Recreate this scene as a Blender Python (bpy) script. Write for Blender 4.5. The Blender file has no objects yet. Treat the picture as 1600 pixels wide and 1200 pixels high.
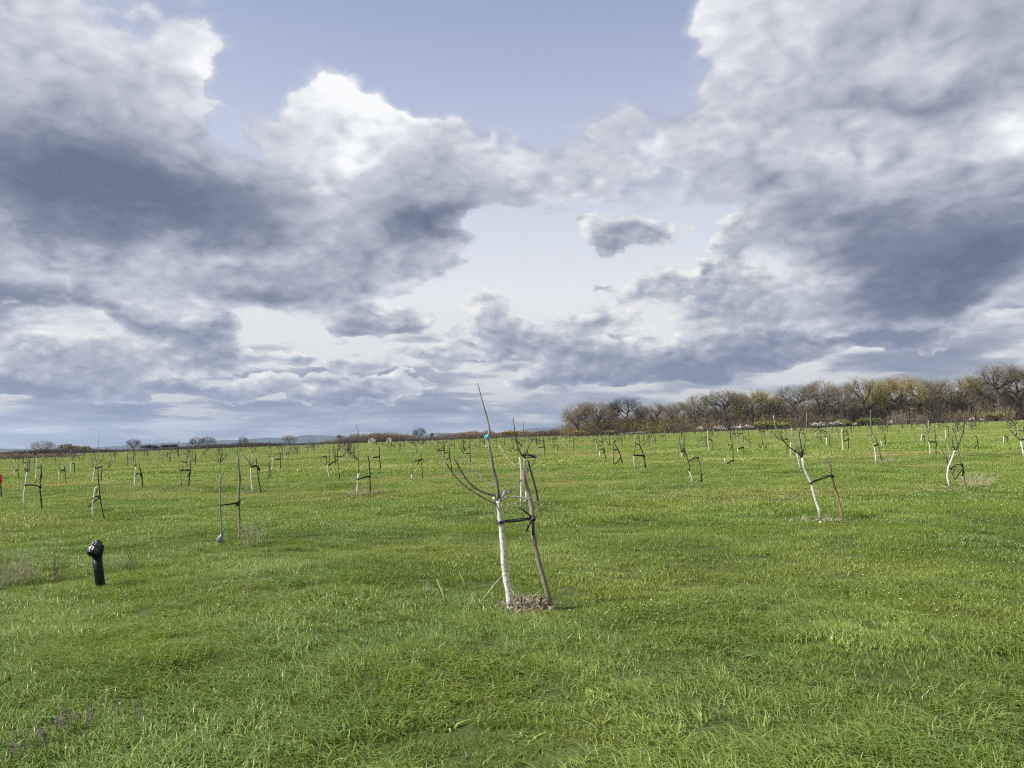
import bpy, math, random
import numpy as np
from mathutils import Vector, Matrix

S = bpy.context.scene
COL = S.collection
R = math.radians

# ------------------------------------------------------------------ camera
CAM_H, PITCH, FOC = 1.65, R(4.9), 1200.0          # metres, radians, focal length in 1600-wide pixels
cam_d = bpy.data.cameras.new('camera')
cam = bpy.data.objects.new('camera', cam_d); COL.objects.link(cam)
cam.location = (0, 0, CAM_H)
cam.rotation_euler = (R(90) + PITCH, 0, 0)
cam_d.sensor_width = 36.0; cam_d.lens = FOC / 1600 * 36.0
cam_d.clip_start = 0.05; cam_d.clip_end = 30000
S.camera = cam
S.view_settings.view_transform = 'Standard'; S.view_settings.look = 'None'
S.view_settings.exposure = 0.55; S.view_settings.gamma = 1.0; S.view_settings.use_curve_mapping = False
S.cycles.max_bounces = 6; S.cycles.transparent_max_bounces = 8; S.cycles.volume_bounces = 0
S.cycles.use_denoising = False; S.cycles.filter_width = 1.15

def ray(px, py):
    """direction of a sight line, y = 1"""
    u, v = (px - 800) / FOC, (600 - py) / FOC
    c, s = math.cos(PITCH), math.sin(PITCH)
    y, z = c - v * s, s + v * c
    return u / y, z / y
def sky_dir(px, py):
    x, z = ray(px, py)
    return math.degrees(math.atan2(x, 1)), math.degrees(math.atan2(z, math.hypot(x, 1)))

# ------------------------------------------------------------------ sun and sky
SUN_EL, SUN_AZ = 41.0, -103.0                      # degrees; azimuth from the view axis, minus = left
sun_d = bpy.data.lights.new('sun', 'SUN'); sun = bpy.data.objects.new('sun', sun_d); COL.objects.link(sun)
sun_d.energy = 5.0; sun_d.angle = R(0.6); sun_d.color = (1.0, 0.955, 0.88)
_sv = Vector((math.sin(R(SUN_AZ)) * math.cos(R(SUN_EL)), math.cos(R(SUN_AZ)) * math.cos(R(SUN_EL)), math.sin(R(SUN_EL))))
sun.rotation_euler = (-_sv).to_track_quat('-Z', 'Y').to_euler()
sun.location = _sv * 60

class NT:
    """small helper that writes shader nodes"""
    def __init__(s, tree):
        s.t = tree; s.n = tree.nodes; s.l = tree.links
    def new(s, typ, **kw):
        n = s.n.new(typ)
        for k, v in kw.items(): setattr(n, k, v)
        return n
    def put(s, sock, v):
        if isinstance(v, bpy.types.NodeSocket): s.l.new(v, sock)
        elif v is not None: sock.default_value = v
    def m(s, op, a, b=None, c=None, clamp=False):
        n = s.new('ShaderNodeMath', operation=op, use_clamp=clamp)
        for i, v in enumerate((a, b, c)):
            if v is not None: s.put(n.inputs[i], v)
        return n.outputs[0]
    def vm(s, op, a, b=None, scale=None):
        n = s.new('ShaderNodeVectorMath', operation=op)
        s.put(n.inputs[0], a)
        if b is not None: s.put(n.inputs[1], b)
        if scale is not None: s.put(n.inputs['Scale'], scale)
        return n.outputs[0]
    def xyz(s, x=0.0, y=0.0, z=0.0):
        n = s.new('ShaderNodeCombineXYZ')
        for i, v in enumerate((x, y, z)): s.put(n.inputs[i], v)
        return n.outputs[0]
    def sep(s, v):
        n = s.new('ShaderNodeSeparateXYZ'); s.put(n.inputs[0], v); return n.outputs
    def noise(s, vec, scale, detail=6, rough=0.55, lac=2.0, dist=0.0, typ='FBM', color=False):
        n = s.new('ShaderNodeTexNoise', noise_type=typ); s.put(n.inputs['Vector'], vec)
        s.put(n.inputs['Scale'], scale); n.inputs['Detail'].default_value = detail
        n.inputs['Roughness'].default_value = rough; n.inputs['Lacunarity'].default_value = lac
        n.inputs['Distortion'].default_value = dist
        return n.outputs['Color' if color else 'Fac']
    def voro(s, vec, scale, detail=2, rough=0.5, feature='SMOOTH_F1', smooth=0.6):
        n = s.new('ShaderNodeTexVoronoi', feature=feature); s.put(n.inputs['Vector'], vec)
        n.inputs['Scale'].default_value = scale; n.inputs['Detail'].default_value = detail
        n.inputs['Roughness'].default_value = rough
        if 'Smoothness' in n.inputs: n.inputs['Smoothness'].default_value = smooth
        return n.outputs['Distance']
    def step(s, v, a, b, lo=0.0, hi=1.0):
        n = s.new('ShaderNodeMapRange', interpolation_type='SMOOTHSTEP'); n.clamp = True
        s.put(n.inputs[0], v)
        for i, q in enumerate((a, b, lo, hi)): s.put(n.inputs[i + 1], q)
        return n.outputs[0]
    def lin(s, v, a, b, lo=0.0, hi=1.0):
        n = s.new('ShaderNodeMapRange'); n.clamp = True
        s.put(n.inputs[0], v)
        for i, q in enumerate((a, b, lo, hi)): s.put(n.inputs[i + 1], q)
        return n.outputs[0]
    def mix(s, f, a, b, typ='MIX'):
        n = s.new('ShaderNodeMix', data_type='RGBA', blend_type=typ); n.clamp_factor = True
        s.put(n.inputs[0], f); s.put(n.inputs[6], a); s.put(n.inputs[7], b)
        return n.outputs[2]
    def ramp(s, v, stops, interp='LINEAR'):
        n = s.new('ShaderNodeValToRGB'); s.put(n.inputs[0], v); cr = n.color_ramp; cr.interpolation = interp
        while len(cr.elements) < len(stops): cr.elements.new(0.5)
        for e, (p, c) in zip(cr.elements, stops): e.position = p; e.color = (*c, 1)
        return n.outputs[0]
    def blobs(s, P, lst):
        """soft round masses on the sky: x, y, half-width, half-height, weight"""
        acc = 0.0
        k = math.degrees(1 / FOC)
        for px, py, rx, ry, w in lst:
            az, el = sky_dir(px, py)
            n = s.new('ShaderNodeVectorMath', operation='MULTIPLY_ADD')
            s.put(n.inputs[0], P); n.inputs[1].default_value = (1 / (rx * k), 1 / (ry * k), 0); n.inputs[2].default_value = (-az / (rx * k), -el / (ry * k), 0)
            g = s.new('ShaderNodeTexGradient', gradient_type='QUADRATIC_SPHERE'); s.put(g.inputs[0], n.outputs[0])
            acc = s.m('MULTIPLY_ADD', g.outputs['Fac'], w, acc)
        return acc
world = bpy.data.worlds.new('World'); S.world = world; world.use_nodes = True
world.cycles.sampling_method = 'MANUAL'; world.cycles.sample_map_resolution = 512
# cloud masses: where they stand on the sky (x, y, half-width, half-height, weight)
BACK_COVER = [
    (610, 290, 300, 250, 1.5), (545, 165, 150, 140, 1.1), (640, 185, 160, 120, 0.6), (930, 225, 420, 120, 1.05), (840, 315, 300, 80, 1.5), (600, 410, 260, 70, 0.8),
    (1560, 300, 560, 250, 1.6), (1450, 400, 440, 170, 1.3), (1240, 270, 330, 130, 1.3), (1330, 188, 300, 110, 3.0), (420, 235, 150, 90, 0.7), (-20, 440, 330, 140, 1.7), (400, 405, 440, 110, 1.3),
    (760, 0, 480, 190, -1.2), (1050, 375, 190, 100, -0.95), (900, 450, 400, 84, -0.9), (400, 110, 130, 150, -0.8), (765, 150, 130, 70, -0.35), (690, 420, 140, 60, -0.4),
]
BACK_LIGHT = [
    (565, 155, 200, 120, 0.62), (545, 245, 120, 80, 0.44), (480, 300, 70, 70, 0.25), (665, 345, 250, 110, -0.64), (700, 235, 160, 90, -0.14), (430, 425, 430, 80, -0.34), (20, 480, 300, 100, -0.44),
    (1490, 425, 470, 160, -0.48), (1500, 440, 260, 80, -0.12), (1320, 350, 300, 110, -0.30), (1190, 188, 120, 46, 0.42), (1270, 235, 160, 50, 0.26), (1590, 180, 130, 70, 0.40), (1440, 250, 260, 70, 0.06), (850, 345, 280, 70, -0.30), (930, 250, 300, 80, -0.06),
]
FRONT_COVER = [
    (-40, 40, 560, 420, 1.5), (150, 300, 520, 250, 1.7), (330, 330, 260, 120, 1.0), (310, 110, 70, 120, 0.6),
    (1400, 30, 480, 190, 1.6), (1600, 110, 360, 170, 1.3), (1130, 70, 130, 150, 0.9), (1290, 150, 240, 70, 0.8),
    (760, 0, 440, 170, -1.2), (960, 80, 140, 130, -0.9), (420, 110, 110, 170, -1.0),
]
FRONT_LIGHT = [
    (210, 312, 660, 195, -0.50), (190, 325, 360, 110, -0.10), (40, 340, 360, 150, -0.16), (140, 40, 220, 120, 0.16), (315, 90, 70, 100, 0.42), (360, 200, 120, 90, 0.12),
    (1340, 185, 460, 74, -0.34), (1580, 40, 190, 80, -0.22), (1470, 85, 200, 60, 0.22), (1100, 50, 110, 130, 0.22), (1250, 30, 200, 60, 0.10),
]
MID_CLOUDS = [  # x, y, half-width, half-height, weight, darkness of the underside
    (1020, 450, 90, 46, 1.1, 0.06), (1130, 455, 130, 70, 1.3, 0.10), (1250, 455, 130, 62, 1.2, 0.14), (1300, 500, 150, 50, 1.1, 0.30), (1400, 505, 150, 54, 1.2, 0.46), (1150, 530, 180, 60, 1.2, 0.40), (1060, 562, 270, 40, 1.3, 0.56), (930, 500, 110, 40, 1.0, 0.10),
    (290, 508, 110, 50, 1.5, 0.46), (185, 482, 90, 30, 1.2, 0.42), (575, 492, 120, 44, 1.3, 0.38), (640, 508, 60, 26, 1.0, 0.26), (770, 500, 90, 40, 1.2, 0.06), (800, 530, 130, 44, 1.2, 0.30), (900, 545, 110, 36, 1.1, 0.28),
    (480, 455, 90, 34, 0.9, 0.14), (620, 405, 120, 34, 0.9, 0.18), (60, 545, 170, 44, 1.2, 0.10), (190, 565, 150, 40, 1.2, 0.20), (360, 560, 120, 30, 1.1, 0.22), (470, 556, 60, 24, 1.1, 0.16), (560, 568, 90, 26, 1.0, 0.18), (690, 560, 110, 24, 1.0, 0.22), (1560, 470, 170, 28, 1.2, 0.46),
    (985, 368, 120, 60, 0.95, 0.22), (945, 372, 70, 34, 0.6, 0.1), (1020, 360, 60, 26, 0.5, 0.05), (1165, 372, 66, 42, 1.6, 0.26), (1190, 308, 56, 46, 1.4, 0.16), (1110, 408, 30, 16, 1.3, 0.2), (948, 448, 24, 12, 1.2, 0.1), (30, 600, 260, 34, 1.3, 0.66), (330, 606, 190, 24, 1.1, 0.46), (560, 606, 200, 26, 1.2, 0.50), (900, 590, 200, 24, 1.1, 0.38), (750, 470, 60, 26, 0.9, -0.20),
]
FAR_COVER = [
    (250, 645, 600, 30, 0.08), (700, 630, 500, 30, 0.08),
]
FAR_LIGHT = [
    (250, 632, 500, 30, -0.16), (640, 632, 500, 26, -0.14), (1150, 605, 300, 40, 0.14), (560, 655, 500, 18, 0.10), (300, 690, 500, 24, -0.04),
]
def build_sky():
    t = world.node_tree; t.nodes.clear(); N = NT(t)
    out = N.new('ShaderNodeOutputWorld')
    sky = N.new('ShaderNodeTexSky', sky_type='NISHITA'); sky.sun_disc = False
    sky.sun_elevation = R(SUN_EL); sky.sun_rotation = R(SUN_AZ); sky.air_density = 1.0; sky.dust_density = 2.2; sky.ozone_density = 2.0
    bg = N.new('ShaderNodeBackground'); N.l.new(sky.outputs[0], bg.inputs[0]); bg.inputs[1].default_value = 0.08
    D = N.vm('NORMALIZE', N.new('ShaderNodeTexCoord').outputs['Generated'])
    dx, dy, dz = N.sep(D)
    az = N.m('MULTIPLY', N.m('ARCTAN2', dx, dy), 57.29578)
    el = N.m('MULTIPLY', N.m('ARCSINE', dz), 57.29578)
    P = N.xyz(az, el, 0.0)
    H = (0.5, 0.5, 0.5)
    up = N.m('MAXIMUM', dz, 0.0)
    # coordinates of a cloud deck: far cloud is seen foreshortened
    k = N.m('DIVIDE', 1.0, N.m('ADD', up, 0.13))
    def deck(shift):
        k2 = N.m('DIVIDE', 0.34, N.m('ADD', N.m('ADD', up, shift), 0.09))
        return N.xyz(N.m('MULTIPLY', dx, k), N.m('MULTIPLY', dy, k), k2)
    # ---------- the air behind the clouds: thin high veil, whiter lower down
    veil = N.lin(el, 12, 30, 0.97, 0.62)
    veil_c = N.ramp(N.lin(el, 0, 34), VEIL)
    # ---------- flat rows of cloud far off
    qb, qb2 = deck(0.0), deck(0.011)
    fB, gB, hB = N.sep(N.noise(qb, 1.7, 6, 0.5, color=True))
    fB2 = N.sep(N.noise(qb2, 1.7, 6, 0.5, color=True))[0]
    PB = N.vm('ADD', P, N.vm('MULTIPLY', N.vm('SUBTRACT', N.xyz(gB, hB, 0.0), H), (10.0, 3.0, 0.0)))
    TB = N.m('ADD', fB, N.blobs(PB, FAR_COVER))
    TB = N.m('ADD', TB, N.lin(el, 7, 14, 0.0, -0.4))
    TB = N.m('ADD', TB, N.lin(el, 0, 6, 0.16, 0.04))
    aB = N.step(TB, 0.49, 0.60)
    bB = N.m('SUBTRACT', 0.66, N.m('MULTIPLY', N.step(TB, 0.46, 0.74), 0.46))
    bB = N.m('ADD', N.m('MULTIPLY_ADD', N.m('SUBTRACT', fB, fB2), 1.5, bB), N.blobs(PB, FAR_LIGHT), clamp=True)
    cB = N.ramp(bB, LOWC)
    # ---------- rows of cumulus in the middle distance
    qm = N.vm('MULTIPLY', D, (1.0, 1.0, 1.7))
    qm2 = N.vm('ADD', qm, (-0.007, 0.0, 0.014))
    nM = N.noise(qm, 15.0, 5, 0.50, color=True)
    fM, gM, hM = N.sep(nM)
    def fieldM(f, qq):
        b = N.m('ABSOLUTE', N.m('SUBTRACT', N.noise(qq, 32.0, 2, 0.5), 0.5))
        return N.m('MULTIPLY_ADD', N.m('SUBTRACT', 0.10, b), 0.9, N.m('SUBTRACT', f, 0.5))
    fM = fieldM(fM, qm)
    fM2 = fieldM(N.sep(N.noise(qm2, 15.0, 5, 0.50, color=True))[0], qm2)
    PM = N.vm('ADD', P, N.vm('MULTIPLY', N.vm('SUBTRACT', N.xyz(gM, hM, 0.0), H), (8.0, 4.0, 0.0)))
    outM = N.m('MULTIPLY', N.step(N.m('ABSOLUTE', az), 36, 50), N.m('MULTIPLY', N.step(el, 2, 6), N.step(el, 16, 9)))
    coverM = N.blobs(PM, [(x, y, w * 1.12, h * 1.15, 1.35 * k) for x, y, w, h, k, _ in MID_CLOUDS])
    coverM = N.m('ADD', coverM, N.m('MULTIPLY', outM, N.m('MULTIPLY_ADD', fB, 3.0, -1.1)))
    TM = N.m('MULTIPLY_ADD', fM, 0.85, coverM)
    aM = N.step(TM, 0.27, 0.43)
    bM = N.m('SUBTRACT', 0.86, N.m('MULTIPLY', N.step(TM, 0.25, 1.2), 0.30))
    bM = N.m('MULTIPLY_ADD', N.m('SUBTRACT', fM, fM2), 1.0, bM)
    bM = N.m('ADD', bM, N.blobs(PM, [(x, y + 0.46 * h, w * 1.1, h * 0.95, -1.45 * d) for x, y, w, h, _, d in MID_CLOUDS]), clamp=True)
    cM = N.ramp(bM, LOWC)
    # ---------- big near clouds, one mass before the other
    q = N.vm('MULTIPLY', N.vm('SCALE', D, scale=N.m('DIVIDE', 1.0, N.m('ADD', up, 0.45))), (1.0, 1.0, 1.35))
    w1 = N.vm('SUBTRACT', N.noise(q, 2.6, 2, 0.5, color=True), H)
    s1 = N.sep(w1)
    q2 = N.vm('ADD', q, (-0.013, 0.0, 0.020))
    n1 = N.sep(N.noise(q, 5.0, 8, 0.56, color=True)); n2 = N.sep(N.noise(q2, 5.0, 8, 0.56, color=True))
    def puffs(qq):
        b = N.m('ABSOLUTE', N.m('SUBTRACT', N.noise(qq, 10.0, 2, 0.5), 0.5))
        c = N.m('ABSOLUTE', N.m('SUBTRACT', N.noise(qq, 27.0, 2, 0.5), 0.5))
        return N.m('MULTIPLY_ADD', N.m('SUBTRACT', 0.10, c), 0.27, N.m('MULTIPLY_ADD', N.m('SUBTRACT', 0.10, b), 1.15, -0.5))
    p1, p2 = puffs(q), puffs(q2)
    w2 = N.vm('SUBTRACT', N.xyz(n1[1], n1[2], 0.5), H)
    outside = N.m('MAXIMUM', N.step(N.m('ABSOLUTE', az), 38, 60), N.step(el, 32, 46))
    inside = N.m('SUBTRACT', 1.0, outside)
    wide = N.m('ADD', N.m('MULTIPLY', N.m('SUBTRACT', N.noise(q, 1.3, 3, 0.5), 0.47), 2.6), 0.55)
    wide = N.m('MULTIPLY', N.m('MULTIPLY', wide, N.step(el, 6, 16)), outside)   # elsewhere on the sky the same kind of cloud goes on
    def mass(cover, light, ch, swing, soft, extra):
        PA = N.vm('ADD', N.vm('ADD', P, N.vm('SCALE', w1, scale=5.0 * swing)), N.vm('SCALE', w2, scale=13.0 * swing))
        PS = N.vm('ADD', N.vm('ADD', P, N.vm('SCALE', w1, scale=5.0 * swing)), N.vm('SCALE', w2, scale=7.0 * swing))
        f1, f2 = N.m('ADD', n1[ch], p1), N.m('ADD', n2[ch], p2)
        cov = N.m('MULTIPLY', N.blobs(PA, cover), inside)
        if extra is not None: cov = N.m('ADD', cov, extra)
        T_ = N.m('MULTIPLY_ADD', f1, 0.75, cov)
        a = N.step(T_, 0.28, N.m('MAXIMUM', N.m('MULTIPLY_ADD', s1[2], 1.1, soft), 0.45))
        b = N.m('SUBTRACT', 0.70, N.m('MULTIPLY', N.step(T_, 0.30, 1.5), 0.18))
        b = N.m('ADD', b, N.blobs(PS, light))
        b = N.m('MULTIPLY_ADD', s1[0], 0.44, b)
        rel = N.m('MULTIPLY', N.m('SUBTRACT', f1, f2), N.step(b, 0.10, 0.75, 0.42, 1.0))   # billows show where light reaches, bases stay smooth
        return a, N.ramp(N.m('ADD', b, rel, clamp=True), BIGC)
    aK, cK = mass(BACK_COVER, BACK_LIGHT, 0, 1.0, 0.72, wide)
    aA, cA = mass(FRONT_COVER, FRONT_LIGHT, 1, -0.9, 0.74, None)
    # ---------- over one another
    c1 = N.mix(aA, N.mix(aK, N.mix(aM, N.mix(aB, veil_c, cB), cM), cK), cA)
    a1 = N.m('MAXIMUM', N.m('MAXIMUM', N.m('MAXIMUM', N.m('MAXIMUM', veil, aB), aM), aK), aA)
    # below the horizon: only ever reached by stray light
    c1 = N.mix(N.step(el, -3.0, -0.5), (0.16, 0.19, 0.16, 1), c1)
    bg2 = N.new('ShaderNodeBackground'); N.l.new(c1, bg2.inputs[0]); bg2.inputs[1].default_value = 0.70
    mx = N.new('ShaderNodeMixShader'); N.l.new(a1, mx.inputs[0]); N.l.new(bg.outputs[0], mx.inputs[1]); N.l.new(bg2.outputs[0], mx.inputs[2])
    N.l.new(mx.outputs[0], out.inputs[0])
VEIL = [(0.0, (0.42, 0.44, 0.47)), (0.08, (0.60, 0.60, 0.61)), (0.2, (0.78, 0.79, 0.80)), (0.34, (0.80, 0.82, 0.85)), (0.5, (0.70, 0.74, 0.83)), (1.0, (0.40, 0.475, 0.72))]
LOWC = [(0.0, (0.20, 0.24, 0.33)), (0.3, (0.30, 0.335, 0.42)), (0.55, (0.46, 0.485, 0.55)), (0.78, (0.70, 0.71, 0.74)), (1.0, (0.92, 0.90, 0.87))]
BIGC = [(0.0, (0.125, 0.155, 0.22)), (0.2, (0.20, 0.235, 0.315)), (0.42, (0.41, 0.435, 0.515)), (0.65, (0.60, 0.625, 0.695)), (0.82, (0.76, 0.785, 0.83)), (1.0, (0.95, 0.96, 0.97))]
build_sky()
# ------------------------------------------------------------------ helpers
rnd = random.Random(7); nr = np.random.default_rng(11)

def tag(o, label=None, cat=None, group=None, kind=None):
    if label: o['label'] = label
    if cat: o['category'] = cat
    if group: o['group'] = group
    if kind: o['kind'] = kind
    return o
def empty(name, loc=(0, 0, 0), rz=0.0):
    o = bpy.data.objects.new(name, None); COL.objects.link(o)
    o.location = loc; o.rotation_euler = (0, 0, rz); o.empty_display_size = 0.3
    return o
class MB:
    """collects tubes, bands and leaves, then links them as one mesh object"""
    def __init__(s): s.v = []; s.f = []; s.mi = []; s.smooth = True
    def add(s, vs, fs, mi=0):
        o = len(s.v); s.v.extend(vs); s.f.extend([tuple(i + o for i in f) for f in fs]); s.mi.extend([mi] * len(fs))
    def tube(s, pts, rad, n=6, mi=0, flat=None, closed=False, cap=True, rag=0.0):
        pts = [Vector(p) for p in pts]; m = len(pts)
        if m < 2: return
        if not hasattr(rad, '__len__'): rad = [rad] * m
        vs = []; ref = None
        for i, p in enumerate(pts):
            if closed: t = pts[(i + 1) % m] - pts[i - 1]
            else: t = pts[min(i + 1, m - 1)] - pts[max(i - 1, 0)]
            if t.length < 1e-9: t = Vector((0, 0, 1))
            t.normalize()
            if flat is not None:
                b = Vector((0, 0, 1)) - t * t.z
                if b.length < 1e-3: b = Vector((1, 0, 0)) - t * t.x
                b.normalize(); a = t.cross(b)
            else:
                if ref is None: ref = Vector((1, 0, 0)) if abs(t.x) < 0.8 else Vector((0, 1, 0))
                a = ref - t * ref.dot(t); a.normalize(); ref = a; b = t.cross(a)
            for k in range(n):
                q = 2 * math.pi * k / n
                r = rad[i] * (1 + rag * (rnd.random() - 0.5))
                ra = r * (flat if flat is not None else 1.0)
                vs.append(tuple(p + a * (math.cos(q) * ra) + b * (math.sin(q) * r)))
        fs = []
        for i in range(m if closed else m - 1):
            j = (i + 1) % m
            for k in range(n):
                l = (k + 1) % n
                fs.append((i * n + k, i * n + l, j * n + l, j * n + k))
        if cap and not closed:
            fs.append(tuple(range(n - 1, -1, -1))); fs.append(tuple((m - 1) * n + k for k in range(n)))
        s.add(vs, fs, mi)
    def mesh(s, name, mats):
        me = bpy.data.meshes.new(name); me.from_pydata(s.v, [], s.f)
        for m in (mats if isinstance(mats, (list, tuple)) else [mats]): me.materials.append(m)
        me.polygons.foreach_set('material_index', s.mi)
        me.polygons.foreach_set('use_smooth', [s.smooth] * len(s.f)); me.update()
        return me
    def build(s, name, mats, parent=None, origin=None):
        if origin is not None:
            ox, oy, oz = origin; s.v = [(x - ox, y - oy, z - oz) for x, y, z in s.v]
        o = bpy.data.objects.new(name, s.mesh(name, mats)); COL.objects.link(o)
        if parent is not None: o.parent = parent
        elif origin is not None: o.location = origin
        return o
def link(name, me, parent=None, loc=None, rz=0.0, sc=1.0):
    o = bpy.data.objects.new(name, me); COL.objects.link(o)
    if parent is not None: o.parent = parent
    if loc is not None: o.location = loc
    o.rotation_euler = (0, 0, rz); o.scale = (sc, sc, sc)
    return o
def spline(pts, step):
    """Catmull-Rom through the points, resampled"""
    P = [Vector(p) for p in pts]
    if len(P) < 3: P = [P[0], (P[0] + P[-1]) / 2, P[-1]]
    Q = [P[0] * 2 - P[1]] + P + [P[-1] * 2 - P[-2]]
    out = []; par = []
    for i in range(1, len(Q) - 2):
        a, b, c, d = Q[i - 1:i + 3]
        n = max(1, int((c - b).length / step))
        for k in range(n):
            t = k / n
            out.append(0.5 * ((2 * b) + (c - a) * t + (2 * a - 5 * b + 4 * c - d) * t * t + (3 * b - a - 3 * c + d) * t ** 3))
            par.append(i - 1 + t)
    out.append(P[-1]); par.append(len(P) - 1)
    return out, par

# ------------------------------------------------------------------ the lie of the land
AX, AY, SWARD = 0.0362, 0.0225, 0.045
_bw = [(2 * math.pi / w, a, A, p) for w, a, A, p in ((0.8, .3, .010, 1), (1.1, 1.9, .012, 2.2), (1.7, 2.6, .016, .4), (2.6, .9, .024, 3.3), (4.1, 1.5, .034, 5.0), (6.7, 2.2, .040, 1.3), (11., .2, .05, .7))]
def ss(a, b, x):
    t = np.clip((x - a) / (b - a), 0, 1); return t * t * (3 - 2 * t)
def bump(x, y):
    d = np.hypot(x, y); z = 0.0
    for k, a, A, p in _bw: z = z + A * np.sin(k * (x * math.cos(a) + y * math.sin(a)) + p + 1.3 * np.sin(0.31 * k * (y * math.cos(a) - x * math.sin(a))))
    return z * (1 - ss(40, 90, d)) * 0.8
def height(x, y):
    d = np.hypot(x, y); s = ss(285, 430, d)
    return (AX * x + AY * y + bump(x, y)) * (1 - s) + s * (-4.0)
def ground_at(px, py):
    X, Z = ray(px, py); t = CAM_H / (AX * X + AY - Z)      # what one sees of a foot is where it leaves the grass
    for _ in range(14): t = 0.5 * t + 0.5 * (CAM_H - SWARD - float(bump(X * t, t))) / (AX * X + AY - Z)
    return X * t, t, float(height(X * t, t))
def at(px, py, Y):
    X, Z = ray(px, py); return Vector((X * Y, Y, CAM_H + Z * Y))
def field_noise(x, y, w, seed):
    """smooth random field, about -1..1"""
    r = np.random.default_rng(seed); z = 0.0
    for i in range(7):
        a = r.uniform(0, 6.28); k = 2 * math.pi / (w * r.uniform(0.6, 1.7)); p = r.uniform(0, 6.28)
        z = z + np.sin(k * (x * math.cos(a) + y * math.sin(a)) + p + 0.9 * np.sin(0.6 * k * (y * math.cos(a) - x * math.sin(a)) + p * 2))
    return z / 3.0

# ------------------------------------------------------------------ materials
def mat(name):
    m = bpy.data.materials.new(name); m.use_nodes = True; m.node_tree.nodes.clear()
    N = NT(m.node_tree); o = N.new('ShaderNodeOutputMaterial')
    return m, N, o
def principled(N, o, col, rough=0.8, spec=0.3, bump_h=None, bump_s=0.3, bump_d=0.01):
    p = N.new('ShaderNodeBsdfPrincipled'); N.put(p.inputs['Base Color'], col if isinstance(col, bpy.types.NodeSocket) else (*col, 1))
    N.put(p.inputs['Roughness'], rough); p.inputs['Specular IOR Level'].default_value = spec
    if bump_h is not None:
        b = N.new('ShaderNodeBump'); b.inputs['Strength'].default_value = bump_s; b.inputs['Distance'].default_value = bump_d
        N.put(b.inputs['Height'], bump_h); N.l.new(b.outputs[0], p.inputs['Normal'])
    N.l.new(p.outputs[0], o.inputs[0]); return p
def bark_mat(name, c1, c2, scale=30, stretch=0.15, rough=0.9):
    m, N, o = mat(name)
    co = N.new('ShaderNodeTexCoord').outputs['Object']
    v = N.vm('MULTIPLY', co, (1, 1, stretch))
    n = N.noise(v, scale, 5, 0.6)
    c = N.ramp(n, [(0.3, c1), (0.7, c2)])
    principled(N, o, c, rough, 0.2, n, 0.6, 0.006)
    return m
def whitewash_mat():
    m, N, o = mat('whitewash')
    co = N.new('ShaderNodeTexCoord').outputs['Object']
    z = N.sep(co)[2]
    n = N.noise(co, 34, 6, 0.65); n2 = N.noise(N.vm('MULTIPLY', co, (6, 6, 60)), 1.6, 3, 0.5)
    n3 = N.noise(N.vm('MULTIPLY', co, (30, 30, 9)), 1.6, 5, 0.65)
    worn = N.m('ADD', N.step(n, 0.52, 0.66), N.step(z, 0.62, 1.05, 0.0, 0.45), clamp=True)
    worn = N.m('ADD', worn, N.step(z, 0.16, 0.0, 0.0, 0.40), clamp=True)
    c = N.mix(worn, (0.64, 0.615, 0.56, 1), (0.30, 0.28, 0.25, 1))
    c = N.mix(N.step(n2, 0.64, 0.71), c, (0.15, 0.13, 0.115, 1))
    c = N.mix(N.step(n3, 0.52, 0.72, 0, 0.75), c, (0.36, 0.33, 0.275, 1))
    principled(N, o, c, 0.9, 0.2, N.m('ADD', n, n3), 0.5, 0.004)
    return m
M = {}
M['whitewash'] = whitewash_mat()
M['bark_grey'] = bark_mat('bark_grey', (0.10, 0.09, 0.08), (0.30, 0.275, 0.245))
M['bark_pale'] = bark_mat('bark_pale', (0.22, 0.20, 0.175), (0.50, 0.47, 0.42))
M['bark_dark'] = bark_mat('bark_dark', (0.022, 0.019, 0.018), (0.075, 0.062, 0.055))
M['bark_red'] = bark_mat('bark_red', (0.085, 0.06, 0.05), (0.19, 0.14, 0.11))
M['stake_grey'] = bark_mat('stake_grey', (0.10, 0.08, 0.06), (0.34, 0.285, 0.225), 26)
M['stake_dark'] = bark_mat('stake_dark', (0.03, 0.027, 0.025), (0.11, 0.095, 0.08), 26)
M['stake_red'] = bark_mat('stake_red', (0.20, 0.125, 0.09), (0.46, 0.32, 0.24), 26)
M['cut_wood'] = bark_mat('cut_wood', (0.50, 0.44, 0.33), (0.68, 0.62, 0.50), 60, 1.0)
M['far_white'] = bark_mat('whitewash_thin', (0.22, 0.205, 0.175), (0.56, 0.53, 0.46), 5)
def simple(name, c, rough=0.6, spec=0.4, var=0.25, sc=20):
    m, N, o = mat(name)
    n = N.noise(N.new('ShaderNodeTexCoord').outputs['Object'], sc, 4, 0.6)
    k = N.lin(n, 0.25, 0.75, 1 - var, 1 + var)
    col = N.vm('SCALE', c, scale=k)
    principled(N, o, col, rough, spec, n, 0.3, 0.003)
    return m
M['rubber'] = simple('black_rubber', (0.016, 0.016, 0.02), 0.45, 0.5)
M['plastic'] = simple('black_plastic', (0.004, 0.0045, 0.007), 0.42, 0.22, 0.3, 12)
M['plastic_grey'] = simple('dark_grey_plastic', (0.022, 0.024, 0.034), 0.28, 0.5, 0.3, 12)
M['tape_blue'] = simple('blue_tape', (0.09, 0.55, 0.68), 0.35, 0.5)
M['tape_red'] = simple('red_tape', (0.65, 0.02, 0.06), 0.4, 0.5)
M['foil'] = simple('grey_plastic_film', (0.20, 0.205, 0.215), 0.45, 0.4, 0.8, 25)
M['straw'] = simple('dry_straw', (0.36, 0.29, 0.20), 0.8, 0.2, 0.5, 40)
M['straw_grey'] = simple('grey_dead_stems', (0.37, 0.32, 0.235), 0.85, 0.2, 0.5, 30)
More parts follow.
